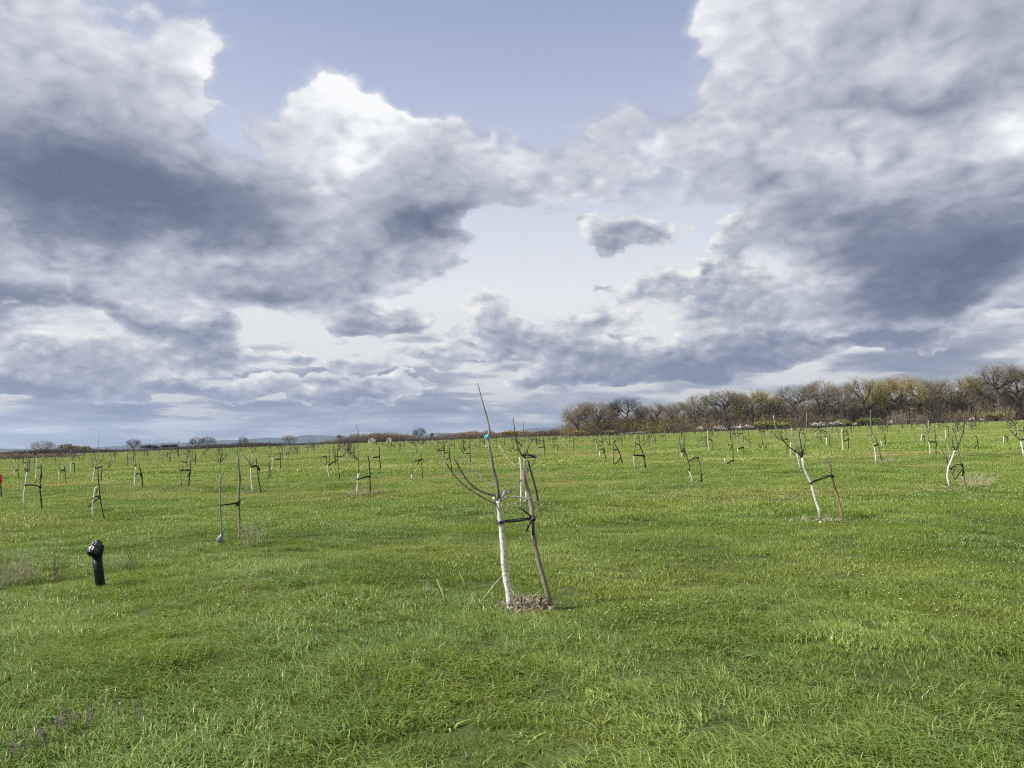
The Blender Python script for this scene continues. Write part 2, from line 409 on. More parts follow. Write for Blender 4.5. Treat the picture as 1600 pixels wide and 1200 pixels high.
M['litter'] = simple('dead_litter', (0.27, 0.21, 0.145), 0.9, 0.1, 0.6, 60)
M['white_wall'] = simple('white_render', (0.78, 0.78, 0.77), 0.8, 0.2, 0.06, 3)
M['grey_roof'] = simple('pale_roof_sheet', (0.66, 0.66, 0.65), 0.6, 0.3, 0.1, 3)
M['window'] = simple('dark_glass', (0.03, 0.035, 0.045), 0.12, 0.5, 0.1, 3)
M['petal_purple'] = simple('purple_petal', (0.24, 0.13, 0.27), 0.6, 0.2, 0.4, 80)
M['leaf_purple'] = simple('purple_leaf', (0.11, 0.07, 0.08), 0.6, 0.2, 0.4, 80)
M['petal_white'] = simple('white_petal', (0.78, 0.78, 0.62), 0.6, 0.2, 0.15, 80)
M['soil'] = simple('bare_soil', (0.17, 0.13, 0.095), 0.95, 0.1, 0.4, 15)

def green_field(N, pos, soil):
    """colour of the sward by place on the field"""
    x, y, z = N.sep(pos)
    flat = N.xyz(x, y, 0.0)
    n1 = N.noise(flat, 0.35, 4, 0.55); n2 = N.noise(N.vm('MULTIPLY', flat, (0.06, 0.16, 1)), 1.0, 4, 0.6); n3 = N.noise(flat, 1.6, 3, 0.5)
    d = N.vm('LENGTH', flat) if False else N.new('ShaderNodeVectorMath', operation='LENGTH')
    N.put(d.inputs[0], flat); d = d.outputs['Value']
    c = N.ramp(n1, [(0.30, (0.090, 0.168, 0.029)), (0.48, (0.158, 0.246, 0.040)), (0.64, (0.250, 0.312, 0.054))])
    c = N.mix(N.step(n3, 0.56, 0.72, 0, 0.5), c, (0.095, 0.165, 0.055, 1))
    n4 = N.noise(N.vm('MULTIPLY', flat, (0.10, 0.17, 1)), 1.0, 3, 0.55)
    c = N.mix(N.step(n4, 0.47, 0.64, 0, 0.6), c, (0.28, 0.32, 0.058, 1))
    dry = N.m('MULTIPLY', N.step(n2, 0.48, 0.62), N.lin(d, 9, 22, 0.14, 0.9))
    c = N.mix(dry, c, (0.38, 0.34, 0.125, 1))
    return c
def grass_mat():
    m, N, o = mat('grass_blades')
    g = N.new('ShaderNodeNewGeometry')
    c = green_field(N, g.outputs['Position'], False)
    a = N.new('ShaderNodeAttribute'); a.attribute_name = 'tint'
    tv = N.sep(a.outputs['Color'])
    c = N.mix(N.m('MULTIPLY', tv[0], 0.55), c, (0.245, 0.31, 0.065, 1))         # some blades yellower
    c = N.mix(N.step(tv[1], 0.965, 0.99), c, (0.48, 0.42, 0.24, 1))             # a few dead ones
    c = N.mix(N.m('MULTIPLY', tv[2], 0.40), c, (0.275, 0.365, 0.10, 1))          # tips paler than sheaths
    c = N.vm('SCALE', c, scale=N.lin(tv[0], 0, 1, 0.86, 1.16))
    p = N.new('ShaderNodeBsdfPrincipled'); N.put(p.inputs['Base Color'], c); p.inputs['Roughness'].default_value = 0.40; p.inputs['Specular IOR Level'].default_value = 0.34
    tr = N.new('ShaderNodeBsdfTranslucent'); N.put(tr.inputs[0], N.vm('MULTIPLY', c, (1.25, 1.2, 0.5)))
    mx = N.new('ShaderNodeMixShader'); mx.inputs[0].default_value = 0.26
    N.l.new(p.outputs[0], mx.inputs[1]); N.l.new(tr.outputs[0], mx.inputs[2]); N.l.new(mx.outputs[0], o.inputs[0])
    return m
M['grass'] = grass_mat()
def ground_mat():
    m, N, o = mat('field_soil_and_sward')
    pos = N.new('ShaderNodeNewGeometry').outputs['Position']
    c = green_field(N, pos, True)
    n = N.noise(pos, 9.0, 5, 0.65)
    c = N.mix(N.step(n, 0.50, 0.72, 0, 0.6), c, (0.06, 0.085, 0.026, 1))
    d = N.new('ShaderNodeVectorMath', operation='LENGTH'); N.put(d.inputs[0], pos); d = d.outputs['Value']
    far = N.mix(N.noise(pos, 0.004, 4, 0.6), (0.09, 0.11, 0.05, 1), (0.16, 0.13, 0.075, 1))
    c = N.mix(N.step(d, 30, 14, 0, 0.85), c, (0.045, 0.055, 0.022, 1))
    c = N.mix(N.step(d, 14, 30), c, N.vm('MULTIPLY', c, (0.70, 0.63, 0.75)))  # darkened farther out: the grass's self-shadow put into the ground colour
    c = N.mix(N.step(d, 290, 420), c, far)
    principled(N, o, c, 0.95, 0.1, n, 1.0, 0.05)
    return m
M['ground'] = ground_mat()
def twig_mat(name, c1, c2, trans=0.0):
    m, N, o = mat(name)
    g = N.new('ShaderNodeNewGeometry'); oi = N.new('ShaderNodeObjectInfo')
    n = N.noise(g.outputs['Position'], 0.35, 3, 0.6)
    f = N.m('ADD', N.m('MULTIPLY', n, 0.7), N.m('MULTIPLY', oi.outputs['Random'], 0.5))
    c = N.ramp(f, [(0.3, c1), (0.8, c2)])
    principled(N, o, c, 0.9, 0.1)
    return m
M['wood_trunk'] = twig_mat('tree_bark', (0.050, 0.042, 0.036), (0.10, 0.086, 0.073))
M['twig_brown'] = twig_mat('bare_twigs', (0.143, 0.118, 0.079), (0.246, 0.206, 0.140))
M['twig_olive'] = twig_mat('budding_twigs', (0.178, 0.153, 0.060), (0.268, 0.229, 0.084))
M['twig_mustard'] = twig_mat('mustard_buds', (0.229, 0.179, 0.043), (0.343, 0.262, 0.068))
M['twig_pink'] = twig_mat('reddish_twigs', (0.172, 0.136, 0.096), (0.286, 0.229, 0.162))
M['twig_dark'] = twig_mat('dark_twigs', (0.030, 0.028, 0.030), (0.065, 0.058, 0.055))
M['bush_green'] = twig_mat('young_leaves', (0.13, 0.155, 0.035), (0.24, 0.25, 0.07))
M['bush_tan'] = twig_mat('tan_thicket', (0.183, 0.140, 0.084), (0.286, 0.223, 0.139))
M['bush_brown'] = twig_mat('brown_thicket', (0.135, 0.110, 0.074), (0.211, 0.172, 0.118))
M['bush_rust'] = twig_mat('rusty_hedge', (0.095, 0.066, 0.058), (0.175, 0.118, 0.10))
M['blossom'] = twig_mat('white_blossom', (0.50, 0.46, 0.42), (0.78, 0.74, 0.70))
M['hill'] = twig_mat('wooded_hillside', (0.030, 0.038, 0.036), (0.045, 0.055, 0.05))

# ------------------------------------------------------------------ ground, hills
def build_ground():
    rings = np.concatenate([[0.0], np.geomspace(0.8, 7000, 210)]); n = 240
    vs = []; a = np.linspace(0, 2 * np.pi, n, endpoint=False)
    X = rings[1:, None] * np.sin(a)[None]; Y = rings[1:, None] * np.cos(a)[None]
    Z = height(X, Y)
    v = np.concatenate([[[0, 0, float(height(0.0, 0.0))]], np.stack([X, Y, Z], -1).reshape(-1, 3)])
    f = [(0, 1 + (k + 1) % n, 1 + k) for k in range(n)]
    for i in range(len(rings) - 2):
        o = 1 + i * n
        f += [(o + k, o + (k + 1) % n, o + n + (k + 1) % n, o + n + k) for k in range(n)]
    me = bpy.data.meshes.new('ground'); me.from_pydata(v.tolist(), [], f); me.materials.append(M['ground'])
    me.polygons.foreach_set('use_smooth', [True] * len(f)); me.flip_normals() if me.polygons[0].normal.z < 0 else None
    o = bpy.data.objects.new('ground', me); COL.objects.link(o); tag(o, kind='structure')
build_ground()
def build_hills(dist, prof, seed, depth=900):
    """a ridge that runs across the view: crest heights by bearing"""
    az = np.linspace(-62, 62, 300); px = np.array([p[0] for p in prof]); hh = np.array([p[1] for p in prof])
    crest = np.interp(az, px, hh)
    r = np.random.default_rng(seed)
    for w, a in ((7, .05), (3, .03), (1.3, .015)): crest = crest * (1 + a * np.sin(az / w * 6.28 + r.uniform(0, 6.28)))
    rows = [(0.0, -0.12), (0.25, 0.35), (0.45, 0.72), (0.62, 1.0), (0.8, 0.8), (1.0, -0.1)]
    vs = []
    for k, (d, h) in enumerate(rows):
        rr = dist + (d - 0.6) * depth
        wob = np.interp(az, np.linspace(-62, 62, 90), r.normal(0, 0.05, 90)) if 0 < k < 5 and k != 3 else 0
        z = crest * (h + wob) - 8
        vs += [(rr * math.sin(R(b)), rr * math.cos(R(b)), float(q)) for b, q in zip(az, z)]
    n = len(az)
    fs = [(k * n + i, k * n + i + 1, (k + 1) * n + i + 1, (k + 1) * n + i) for k in range(len(rows) - 1) for i in range(n - 1)]
    me = bpy.data.meshes.new('hills'); me.from_pydata(vs, [], fs); me.materials.append(M['hill'])
    o = bpy.data.objects.new('hills', me); COL.objects.link(o); tag(o, kind='structure')
def hp(px, py, d):
    az, el = sky_dir(px, py); return az, math.tan(R(el)) * d * 1.0 + CAM_H + 8
build_hills(5200, [(-62, 60), (-40, 30)] + [hp(*p, 5200) for p in ((60, 703), (190, 697), (250, 692), (310, 690), (370, 688), (430, 683), (480, 680), (530, 682), (580, 686), (640, 684), (690, 677), (740, 674), (800, 675), (860, 678))] + [(10, 60), (30, 50), (62, 70)], 3)
build_hills(6200, [(-62, 90), (-40, 40)] + [hp(*p, 6200) for p in ((60, 702), (250, 698), (450, 690), (640, 684), (760, 676), (830, 670), (880, 667), (940, 669))] + [(14, 150), (30, 120), (62, 100)], 5)

# ------------------------------------------------------------------ haze
def build_haze():
    s = 6900.0; b = MB(); b.smooth = False
    z0, z1 = -12.5, 215.0
    L = 7150.0
    v = [(x, y, z) for z in (z0, z1) for x, y in ((-L, -L), (L, -L), (L, L), (-L, L))]
    b.add(v, [(3, 2, 1, 0), (4, 5, 6, 7), (0, 1, 5, 4), (1, 2, 6, 5), (2, 3, 7, 6), (3, 0, 4, 7)])
    m, N, o = mat('haze_air')
    p = N.new('ShaderNodeVolumePrincipled'); p.inputs['Color'].default_value = (0.58, 0.74, 0.97, 1); p.inputs['Density'].default_value = 0.95e-4; p.inputs['Anisotropy'].default_value = 0.2
    N.l.new(p.outputs[0], o.inputs['Volume'])
    h = b.build('haze', m); tag(h, kind='stuff'); h.display_type = 'WIRE'
build_haze()

# ------------------------------------------------------------------ scattering
def hidden_collection(name, objs):
    c = bpy.data.collections.new(name)
    for o in objs: c.objects.link(o)
    return c
def scatter(name, pts, rz, sc, idx, meshes, label=None, tilt=None):
    """one object that carries many copies of a few small meshes"""
    n = len(pts); me = bpy.data.meshes.new(name); me.from_pydata(np.asarray(pts, float).tolist(), [], [])
    rot = np.zeros((n, 3)); rot[:, 2] = rz
    if tilt is not None: rot[:, :2] = tilt
    a = me.attributes.new('rot', 'FLOAT_VECTOR', 'POINT'); a.data.foreach_set('vector', rot.astype(np.float32).ravel())
    scv = np.asarray(sc, np.float32)
    if scv.ndim == 1: scv = np.repeat(scv[:, None], 3, 1)
    a = me.attributes.new('scl', 'FLOAT_VECTOR', 'POINT'); a.data.foreach_set('vector', scv.ravel())
    a = me.attributes.new('pick', 'INT', 'POINT'); a.data.foreach_set('value', np.asarray(idx, np.int32))
    o = bpy.data.objects.new(name, me); COL.objects.link(o); tag(o, label, kind='stuff')
    src = hidden_collection(name + '_source', [bpy.data.objects.new('%s_%02d' % (name + '_clump', i), m) for i, m in enumerate(meshes)])
    g = bpy.data.node_groups.new(name, 'GeometryNodeTree')
    g.interface.new_socket('Geometry', in_out='INPUT', socket_type='NodeSocketGeometry'); g.interface.new_socket('Geometry', in_out='OUTPUT', socket_type='NodeSocketGeometry')
    gi = g.nodes.new('NodeGroupInput'); go = g.nodes.new('NodeGroupOutput')
    ci = g.nodes.new('GeometryNodeCollectionInfo'); ci.inputs[0].default_value = src; ci.inputs['Separate Children'].default_value = True; ci.inputs['Reset Children'].default_value = True
    iop = g.nodes.new('GeometryNodeInstanceOnPoints'); iop.inputs['Pick Instance'].default_value = True
    def attr(nm, t):
        q = g.nodes.new('GeometryNodeInputNamedAttribute'); q.data_type = t; q.inputs[0].default_value = nm
        return q.outputs[0]
    L = g.links.new
    L(gi.outputs[0], iop.inputs['Points']); L(ci.outputs[0], iop.inputs['Instance'])
    L(attr('pick', 'INT'), iop.inputs['Instance Index'])
    er = g.nodes.new('FunctionNodeEulerToRotation'); L(attr('rot', 'FLOAT_VECTOR'), er.inputs[0]); L(er.outputs[0], iop.inputs['Rotation'])
    L(attr('scl', 'FLOAT_VECTOR'), iop.inputs['Scale']); L(iop.outputs[0], go.inputs[0])
    md = o.modifiers.new('scatter', 'NODES'); md.node_group = g
    return o

# ------------------------------------------------------------------ grass
def grass_clump(seed, size, count, h, width, droop, wind, segs=3):
    """a patch of blades: each a bent, tapering ribbon"""
    r = np.random.default_rng(seed)
    n = count; bx = r.uniform(-size / 2, size / 2, n); by = r.uniform(-size / 2, size / 2, n)
    hh = h * r.uniform(0.45, 1.15, n) * (1 - 0.25 * (np.hypot(bx, by) / (size * 0.7)) ** 2)
    a = r.normal(0, 1.1, n) * (1 - wind) + r.normal(0, 0.5, n) + np.where(r.random(n) < (1 - wind) * 0.6, r.uniform(-3.14, 3.14, n), 0)
    dx, dy = np.cos(a), np.sin(a)
    lean = droop * r.uniform(0.15, 1.25, n); w = width * r.uniform(0.6, 1.25, n)
    face = a + np.pi / 2 + r.normal(0, 0.7, n); fx, fy = np.cos(face), np.sin(face)
    V = []; T = []
    ts = np.linspace(0, 1, segs + 1)
    for t in ts:
        out = hh * lean * t ** 1.8; up = hh * (t - 0.42 * np.clip(lean, 0, 1.3) * t ** 2.4)
        ww = w * (1 - 0.88 * t ** 1.7) * 0.5
        for s in (-1, 1):
            V.append(np.stack([bx + dx * out + fx * ww * s, by + dy * out + fy * ww * s, up - 0.015 * (t == 0)], -1))
            T.append(t)
    V = np.stack(V, 1)                       # n, 2*(segs+1), 3
    m = V.shape[1]; base = (np.arange(n) * m)[:, None]
    F = np.concatenate([base + np.array([2 * k, 2 * k + 1, 2 * k + 3, 2 * k + 2]) for k in range(segs)], 0).astype(int)
    me = bpy.data.meshes.new('grass_clump'); me.from_pydata(V.reshape(-1, 3).tolist(), [], F.tolist()); me.materials.append(M['grass'])
    c = np.zeros((n, m, 4), np.float32); c[..., 3] = 1
    c[..., 0] = r.random(n)[:, None]; c[..., 1] = r.random(n)[:, None]; c[..., 2] = np.array(T)[None]
    at_ = me.color_attributes.new('tint', 'FLOAT_COLOR', 'POINT'); at_.data.foreach_set('color', c.ravel())
    me.polygons.foreach_set('use_smooth', [True] * len(F)); me.update()
    return me
def build_grass():
    lush = [grass_clump(100 + i, 0.30, 86, 0.112, 0.0074, 1.3, 0.55, 4) for i in range(6)]
    fine = [grass_clump(200 + i, 0.30, 112, 0.070, 0.0054, 0.9, 0.35, 3) for i in range(4)]
    mid = [grass_clump(300 + i, 0.6, 210, 0.078, 0.0098, 0.9, 0.35, 2) for i in range(4)]
    wide = [grass_clump(400 + i, 2.2, 420, 0.12, 0.026, 0.7, 0.2, 2) for i in range(3)]
    rosette = [grass_clump(500 + i, 0.15, 15, 0.085, 0.024, 1.7, 0.0, 3) for i in range(2)]
    meshes = lush + fine + mid + wide + rosette
    P, RZ, SC, IX = [], [], [], []
    def zone(d0, d1, per_m2, sel):
        spread = 0.86
        area = spread * (d1 ** 2 - d0 ** 2); n = int(area * per_m2)
        y = np.sqrt(nr.uniform(d0 ** 2, d1 ** 2, n)); x = nr.uniform(-1, 1, n) * (spread * y + 1.5)
        z = height(x, y)
        rz, sc, ix, keep = sel(x, y, n)
        P.append(np.stack([x, y, z], -1)[keep]); RZ.append(rz[keep]); SC.append(sc[keep]); IX.append(ix[keep])
    def near(x, y, n):
        f1 = field_noise(x, y, 2.2, 1); f2 = field_noise(x, y, 0.9, 2)
        tall = 0.66 - 0.10 * x - 0.13 * (y - 5.5) + 0.50 * f1 + 0.45 * (field_noise(x, y, 5.0, 9) > 0.75)            # lush on the near left, shorter to the right and farther off
        is_l = tall + nr.normal(0, 0.25, n) > 0.42
        ix = np.where(is_l, nr.integers(0, 6, n), 6 + nr.integers(0, 4, n))
        ix = np.where(nr.random(n) < 0.03, 17 + nr.integers(0, 2, n), ix)
        rz = math.pi + 0.35 + 0.8 * field_noise(x, y, 3.0, 3) + nr.normal(0, 0.45, n)
        s = 0.92 + 0.18 * f2 + nr.normal(0, 0.10, n)
        zs = s * np.where(is_l, 0.72 + 0.26 * np.clip(tall, 0, 1.3), 0.92 + 0.22 * f1)
        keep = np.ones(n, bool)
        for bx, by, rr in BARE: keep &= (np.hypot((x - bx), (y - by)) > rr) | (nr.random(n) < 0.22)
        return rz, np.stack([s, s, np.clip(zs, 0.62, 1.7)], -1), ix, keep
    def middle(x, y, n):
        f1 = field_noise(x, y, 3.5, 4); f2 = field_noise(x, y, 1.4, 5)
        s = 0.95 + nr.normal(0, 0.12, n)
        zs = s * (0.85 + 0.30 * f1 + 0.18 * f2 + np.where(nr.random(n) < 0.03, 0.7, 0))
        return nr.uniform(-3.14, 3.14, n) * 0.5 + math.pi, np.stack([s, s, np.clip(zs, 0.35, 1.9)], -1), 10 + nr.integers(0, 4, n), np.ones(n, bool)
    def far(x, y, n):
        f1 = field_noise(x, y, 6, 6)
        s = 1 + nr.normal(0, 0.12, n)
        return nr.uniform(-3.14, 3.14, n), np.stack([s, s, np.clip(s * (0.8 + 0.3 * f1), 0.3, 1.6)], -1), 14 + nr.integers(0, 3, n), np.ones(n, bool)
    zone(2.2, 7.5, 84, near); zone(7.5, 14, 68, near); zone(14, 34, 24, middle); zone(34, 80, 1.1, far); zone(80, 260, 0.40, far)
    scatter('grass', np.concatenate(P), np.concatenate(RZ), np.concatenate(SC), np.concatenate(IX), meshes, 'green grass covering the whole field around the young trees')
BARE = []
# ------------------------------------------------------------------ the young trees near enough to draw one by one
# Every line is given by what the photograph shows of it and is set out at the tree's own distance, with limbs that
# also come forward and go back. crop(x0, y0, k) reads points measured on an enlargement.
def crop(x0, y0, k): return lambda *q: [(x0 + x / k, y0 + y / k) for x, y in zip(q[::2], q[1::2])]
A3 = crop(660, 580, 3.0); L8 = crop(0, 680, 8.0); B6 = crop(200, 680, 6.6667); K6 = crop(400, 650, 6.6667); P6 = crop(600, 660, 6.6667)
T8 = crop(900, 660, 8.0); W8 = crop(1040, 660, 8.0); E6 = crop(1190, 640, 6.314); G8 = crop(1400, 640, 8.0)

TREES = []   # filled below: dict(base, trunk=[pts, w0, w1, material], limbs=[...], stake=..., ties=[...], labels)
def T(label, trunk, w, limbs=(), stake=None, sw=2.0, ties=(), smat='stake_dark', tmat='whitewash', slabel=None, tlabel=None, cat='young tree', w1=None, sdy=None):
    TREES.append(dict(label=label, trunk=trunk, w=w, w1=w1 or w * 0.72, limbs=limbs, stake=stake, sw=sw, ties=ties, smat=smat, tmat=tmat, slabel=slabel, tlabel=tlabel, sdy=sdy))

T('whitewashed young tree with blue tape on its tall bare leader, nearest to the viewer',
  A3(412,1104, 404,1040, 392,970, 382,900, 378,820, 370,740, 362,660, 355,600), 10.5, w1=7.4,
  limbs=[(A3(355,606, 350,530, 335,470, 322,400, 312,350, 306,318), 5.6, 3.6, 'bark_grey', 0.0),
         (A3(306,322, 315,285, 308,240, 295,190, 278,130, 258,55), 3.0, 1.6, 'bark_grey', 0.1),
         (A3(358,606, 372,590, 388,560), 6.4, 5.6, 'bark_pale', 0.2),
         (A3(354,588, 300,572, 250,550, 205,505, 175,455, 150,412), 3.2, 2.2, 'bark_dark', 0.5),
         (A3(352,622, 335,618, 280,590, 215,550, 165,505, 130,460, 105,420), 2.6, 1.5, 'bark_grey', -0.6),
         (A3(350,538, 340,535, 300,520, 255,475, 225,430, 195,375), 2.0, 1.2, 'bark_grey', 0.7),
         (A3(362,608, 372,605, 400,588, 450,590, 505,600, 520,587), 2.8, 1.8, 'bark_grey', -0.5),
         (A3(378,578, 400,570, 430,545, 470,505, 520,430, 558,362), 3.0, 1.8, 'bark_pale', 0.4),
         (A3(306,358, 300,354, 296,349), 2.6, 2.2, 'cut_wood', 0), (A3(346,612, 338,600, 332,590), 4.0, 3.4, 'cut_wood', -0.3), (A3(520,587, 523,584), 2.6, 2.2, 'cut_wood', -0.5)],
  stake=A3(602,1096, 575,1000, 548,900, 525,800, 515,720, 515,640, 500,580, 480,520, 468,466), sw=7.6, smat='stake_grey',
  ties=[(A3(362,706, 400,706, 450,702, 516,690), 4.4), (A3(366,700, 440,692, 516,684), 2.0), (A3(446,632, 480,655, 514,684), 3.0), (A3(486,750, 498,722, 514,696), 3.2), (A3(514,680, 516,720, 517,768), 4.0)],
  slabel='thick grey wooden stake leaning towards the whitewashed tree with the blue tape', tlabel='knotted black rubber tie between the blue-taped tree and its thick grey stake')
T('many-stemmed whitewashed young tree directly behind the nearest stake',
  A3(463,624, 463,560, 465,500, 462,450, 456,402), 3.6,
  limbs=[(A3(488,612, 487,510, 480,450, 478,400, 470,350), 4.0, 2.6, 'whitewash', .3), (A3(466,470, 430,440, 390,395, 358,348), 2.2, 1.2, 'bark_pale', .5), (A3(470,402, 445,350, 436,300, 425,215), 2.2, 1.0, 'bark_dark', .3),
         (A3(478,400, 474,330, 473,235), 1.6, 0.8, 'bark_grey', -.3), (A3(480,400, 500,350, 520,320), 1.6, .9, 'bark_dark', .5), (A3(470,355, 440,325, 414,316), 1.6, .8, 'bark_dark', -.4), (A3(488,480, 495,430, 492,350), 2, 1, 'bark_grey', .4)],
  stake=A3(543,612, 533,560, 520,510, 505,460, 496,420), sw=3.0, ties=[(A3(472,394, 500,393, 526,399), 3.4), (A3(474,404, 525,402), 2.0)],
  slabel='dark leaning stake of the many-stemmed tree behind the nearest one', tlabel='black tie on the many-stemmed tree behind the nearest stake')
T('leftmost whole whitewashed tree, joined by a thick level tie to a thin straight stake',
  L8(310,925, 298,820, 303,720, 320,620, 338,460), 3.0,
  limbs=[(L8(336,520, 320,430, 308,400), 1.6, 1, 'bark_dark', .4), (L8(338,460, 350,440, 352,420), 1.6, 1, 'bark_dark', -.4), (L8(338,460, 345,300, 340,240, 333,135), 1.4, .8, 'bark_grey', .2)],
  stake=L8(522,892, 510,760, 500,650, 503,560, 508,480), sw=2.0, ties=[(L8(322,622, 400,622, 506,640), 3.4), (L8(430,612, 465,580, 500,540), 1.2)],
  slabel='thin straight dark stake right of the leftmost whitewashed tree', tlabel='thick level black tie of the whitewashed tree at the left edge')
T('leaning whitewashed young tree with a cut top and hanging tie, beyond the black pipe',
  L8(1165,1060, 1160,960, 1158,850, 1180,750, 1195,660, 1222,642), 3.0, limbs=[(L8(1185,720, 1205,712, 1208,690, 1192,678), 1.6, 1.2, 'bark_dark', .4)],
  stake=L8(1310,1064, 1275,920, 1250,770, 1240,650, 1232,560, 1222,470), sw=2.0, ties=[(L8(1115,893, 1180,830, 1252,768), 2.0), (L8(1160,795, 1195,770, 1250,758), 2.6)],
  slabel='long dark leaning stake beside the cut-topped tree beyond the black pipe', tlabel='black tie with a loose hanging end beyond the black pipe')
T('spreading young tree with a very tall thin leader, behind the cut-topped tree beyond the pipe',
  L8(1163,605, 1168,520, 1178,450, 1185,410), 2.0,
  limbs=[(L8(1185,412, 1140,350, 1085,300), 1.2, .8, 'bark_grey', .5), (L8(1185,412, 1200,340, 1215,250), 1.4, .8, 'bark_pale', -.3), (L8(1190,405, 1225,430, 1232,480), 1.2, 1, 'bark_dark', .2), (L8(1205,330, 1228,260, 1233,140, 1236,12), 1.2, .7, 'bark_grey', .2), (L8(1200,380, 1270,320, 1300,240), 1.2, .7, 'bark_dark', -.5), (L8(1170,380, 1150,330, 1130,300), 1, .6, 'bark_grey', .4)],
  stake=L8(1262,605, 1270,500, 1274,380), sw=1.6, ties=[(L8(1185,412, 1230,405, 1276,392), 2.2)],
  slabel='dark upright stake of the tall-leadered tree on the left', tlabel='black tie of the spreading tree with the very tall leader')
T('young tree cut off by the left edge of the view, with a red-taped stake', L8(-60,800, -55,700, -40,600, -35,520), 2.4, stake=L8(18,808, 15,720, 14,650, 8,580, 6,500), sw=2.0, ties=[(L8(-45,655, 0,652, 26,658), 2.0)],
  slabel='dark stake wrapped in red tape at the left edge of the field', tlabel='black tie on the red-taped stake at the left edge')
T('bare unpainted sapling with a grey bag at its foot, beside a thick bare pole', B6(985,1085, 975,1040, 968,900, 962,760, 958,600, 960,500, 975,430, 996,388), 2.2, w1=1.8, tmat='bark_grey',
  stake=B6(1145,1104, 1165,1000, 1158,850, 1152,700, 1155,560, 1165,450, 1150,330, 1143,214), sw=4.0, smat='stake_grey', ties=[(B6(965,728, 1040,722, 1152,702), 3.0), (B6(1140,740, 1150,700, 1178,668), 2.4), (B6(1130,742, 1140,705), 2.0)],
  slabel='thick crooked bare pole taller than the sapling with the grey bag', tlabel='black tie between the grey-bagged sapling and its thick pole')
T('small forked whitewashed tree tied to a bent stake, left of the round litter patch', B6(68,548, 72,480, 75,420, 80,330), 2.2, w1=1.4,
  limbs=[(B6(80,330, 40,290, 4,275), 1.3, .7, 'bark_grey', .4), (B6(80,325, 95,300, 122,268), 1.2, .7, 'bark_grey', -.4), (B6(80,330, 74,260, 66,225), 1.2, .7, 'bark_grey', .1)],
  stake=B6(152,532, 146,430, 132,370, 118,318), sw=1.8, ties=[(B6(78,420, 100,402, 130,398, 146,440), 1.9)], slabel='bent stake of the small forked tree on the left', tlabel='drooping black tie of the small forked tree')
T('unpainted sapling on a bare soil patch, tied straight across to a forked stake', B6(560,548, 548,430, 540,340), 1.8, tmat='bark_grey', limbs=[(B6(545,380, 530,345, 515,335), 1.6, 1.2, 'bark_dark', .3), (B6(545,360, 575,352, 560,300), 1.2, .8, 'bark_dark', -.3)],
  stake=B6(628,556, 640,450, 652,370, 650,260), sw=2.0, ties=[(B6(550,362, 600,362, 656,366), 2.4), (B6(625,436, 645,385), 1.8)], slabel='forked stake standing on the bare soil patch', tlabel='level black tie above the bare soil patch')
T('whitewashed tree with upswept crown on a litter patch, right of the thick bare pole', B6(1300,612, 1292,540, 1284,450, 1280,320), 2.6,
  limbs=[(B6(1280,318, 1240,250, 1180,196), 1.5, .8, 'bark_dark', .5), (B6(1282,310, 1298,240, 1304,190), 1.8, 1, 'bark_pale', -.1), (B6(1284,305, 1320,270, 1370,215), 1.3, .7, 'bark_grey', -.5), (B6(1275,270, 1240,262, 1210,258), 1.2, .7, 'bark_grey', .5), (B6(1304,215, 1320,120, 1325,12), 1.0, .7, 'bark_grey', .1)],
  stake=B6(1388,606, 1370,510, 1355,420, 1336,240), sw=2.0, ties=[(B6(1284,328, 1345,318, 1368,358), 2.6), (B6(1284,332, 1340,326), 1.6)], slabel='leaning stake of the upswept tree right of the bare pole', tlabel='black tie of the upswept tree right of the bare pole')
T('whitewashed tree with a low arching limb and very tall leader, on a twiggy tuft', K6(1055,844, 1056,760, 1058,700, 1066,600), 2.8,
  limbs=[(K6(1066,605, 1070,520, 1065,430, 1056,330), 2.0, 1.4, 'bark_grey', .1), (K6(1062,455, 1000,400, 960,380, 918,348), 1.8, 1.0, 'bark_dark', .6), (K6(1056,332, 1076,230, 1062,150, 1037,68), 1.4, .8, 'bark_grey', .1)],
  stake=K6(1192,778, 1187,680, 1184,600, 1182,500, 1168,415), sw=2.2, ties=[(K6(1060,658, 1110,645, 1186,624), 2.6), (K6(1184,600, 1186,650), 2.4)], slabel='stake of the tree with the twiggy tuft at its foot', tlabel='slanting black tie above the twiggy tuft')
T('thin whitewashed tree kinked where its slanting tie holds it, left of centre', K6(770,678, 762,620, 748,570, 742,530, 756,512), 1.9, limbs=[(K6(756,514, 764,450, 760,340), 1.5, .8, 'bark_dark', .2)],
  stake=K6(872,662, 860,560, 850,458, 846,330), sw=1.5, ties=[(K6(756,518, 800,486, 848,456), 1.9)], slabel='thin stake right of the kinked tree', tlabel='slanting black tie of the kinked thin tree')
T('pale crooked tree tied level to a tall stake, just left of the nearest tree', K6(1212,562, 1216,500, 1205,430, 1195,330), 1.6, tmat='bark_pale', stake=K6(1298,552, 1290,470, 1284,400, 1284,325), sw=1.8, ties=[(K6(1204,436, 1285,426), 2.2)], slabel='tall stake with a level tie left of the nearest tree', tlabel='level black tie left of the nearest tree')
T('greyish sapling hung with a bunch of loose strips, left of the nearest tree', P6(290,602, 289,570, 290,545), 2.4, limbs=[(P6(290,548, 298,450, 296,250), 1.4, .9, 'bark_grey', .1)],
  stake=P6(403,584, 392,450, 386,380, 382,270), sw=1.7, ties=[(P6(305,416, 340,400, 386,386), 2.0), (P6(350,442, 368,410, 386,386), 1.6), (P6(386,380, 412,392), 1.8)], smat='stake_grey', slabel='grey stake bearing a bunch of loose strips', tlabel='bunch of loose grey-black strips tied round the grey stake')
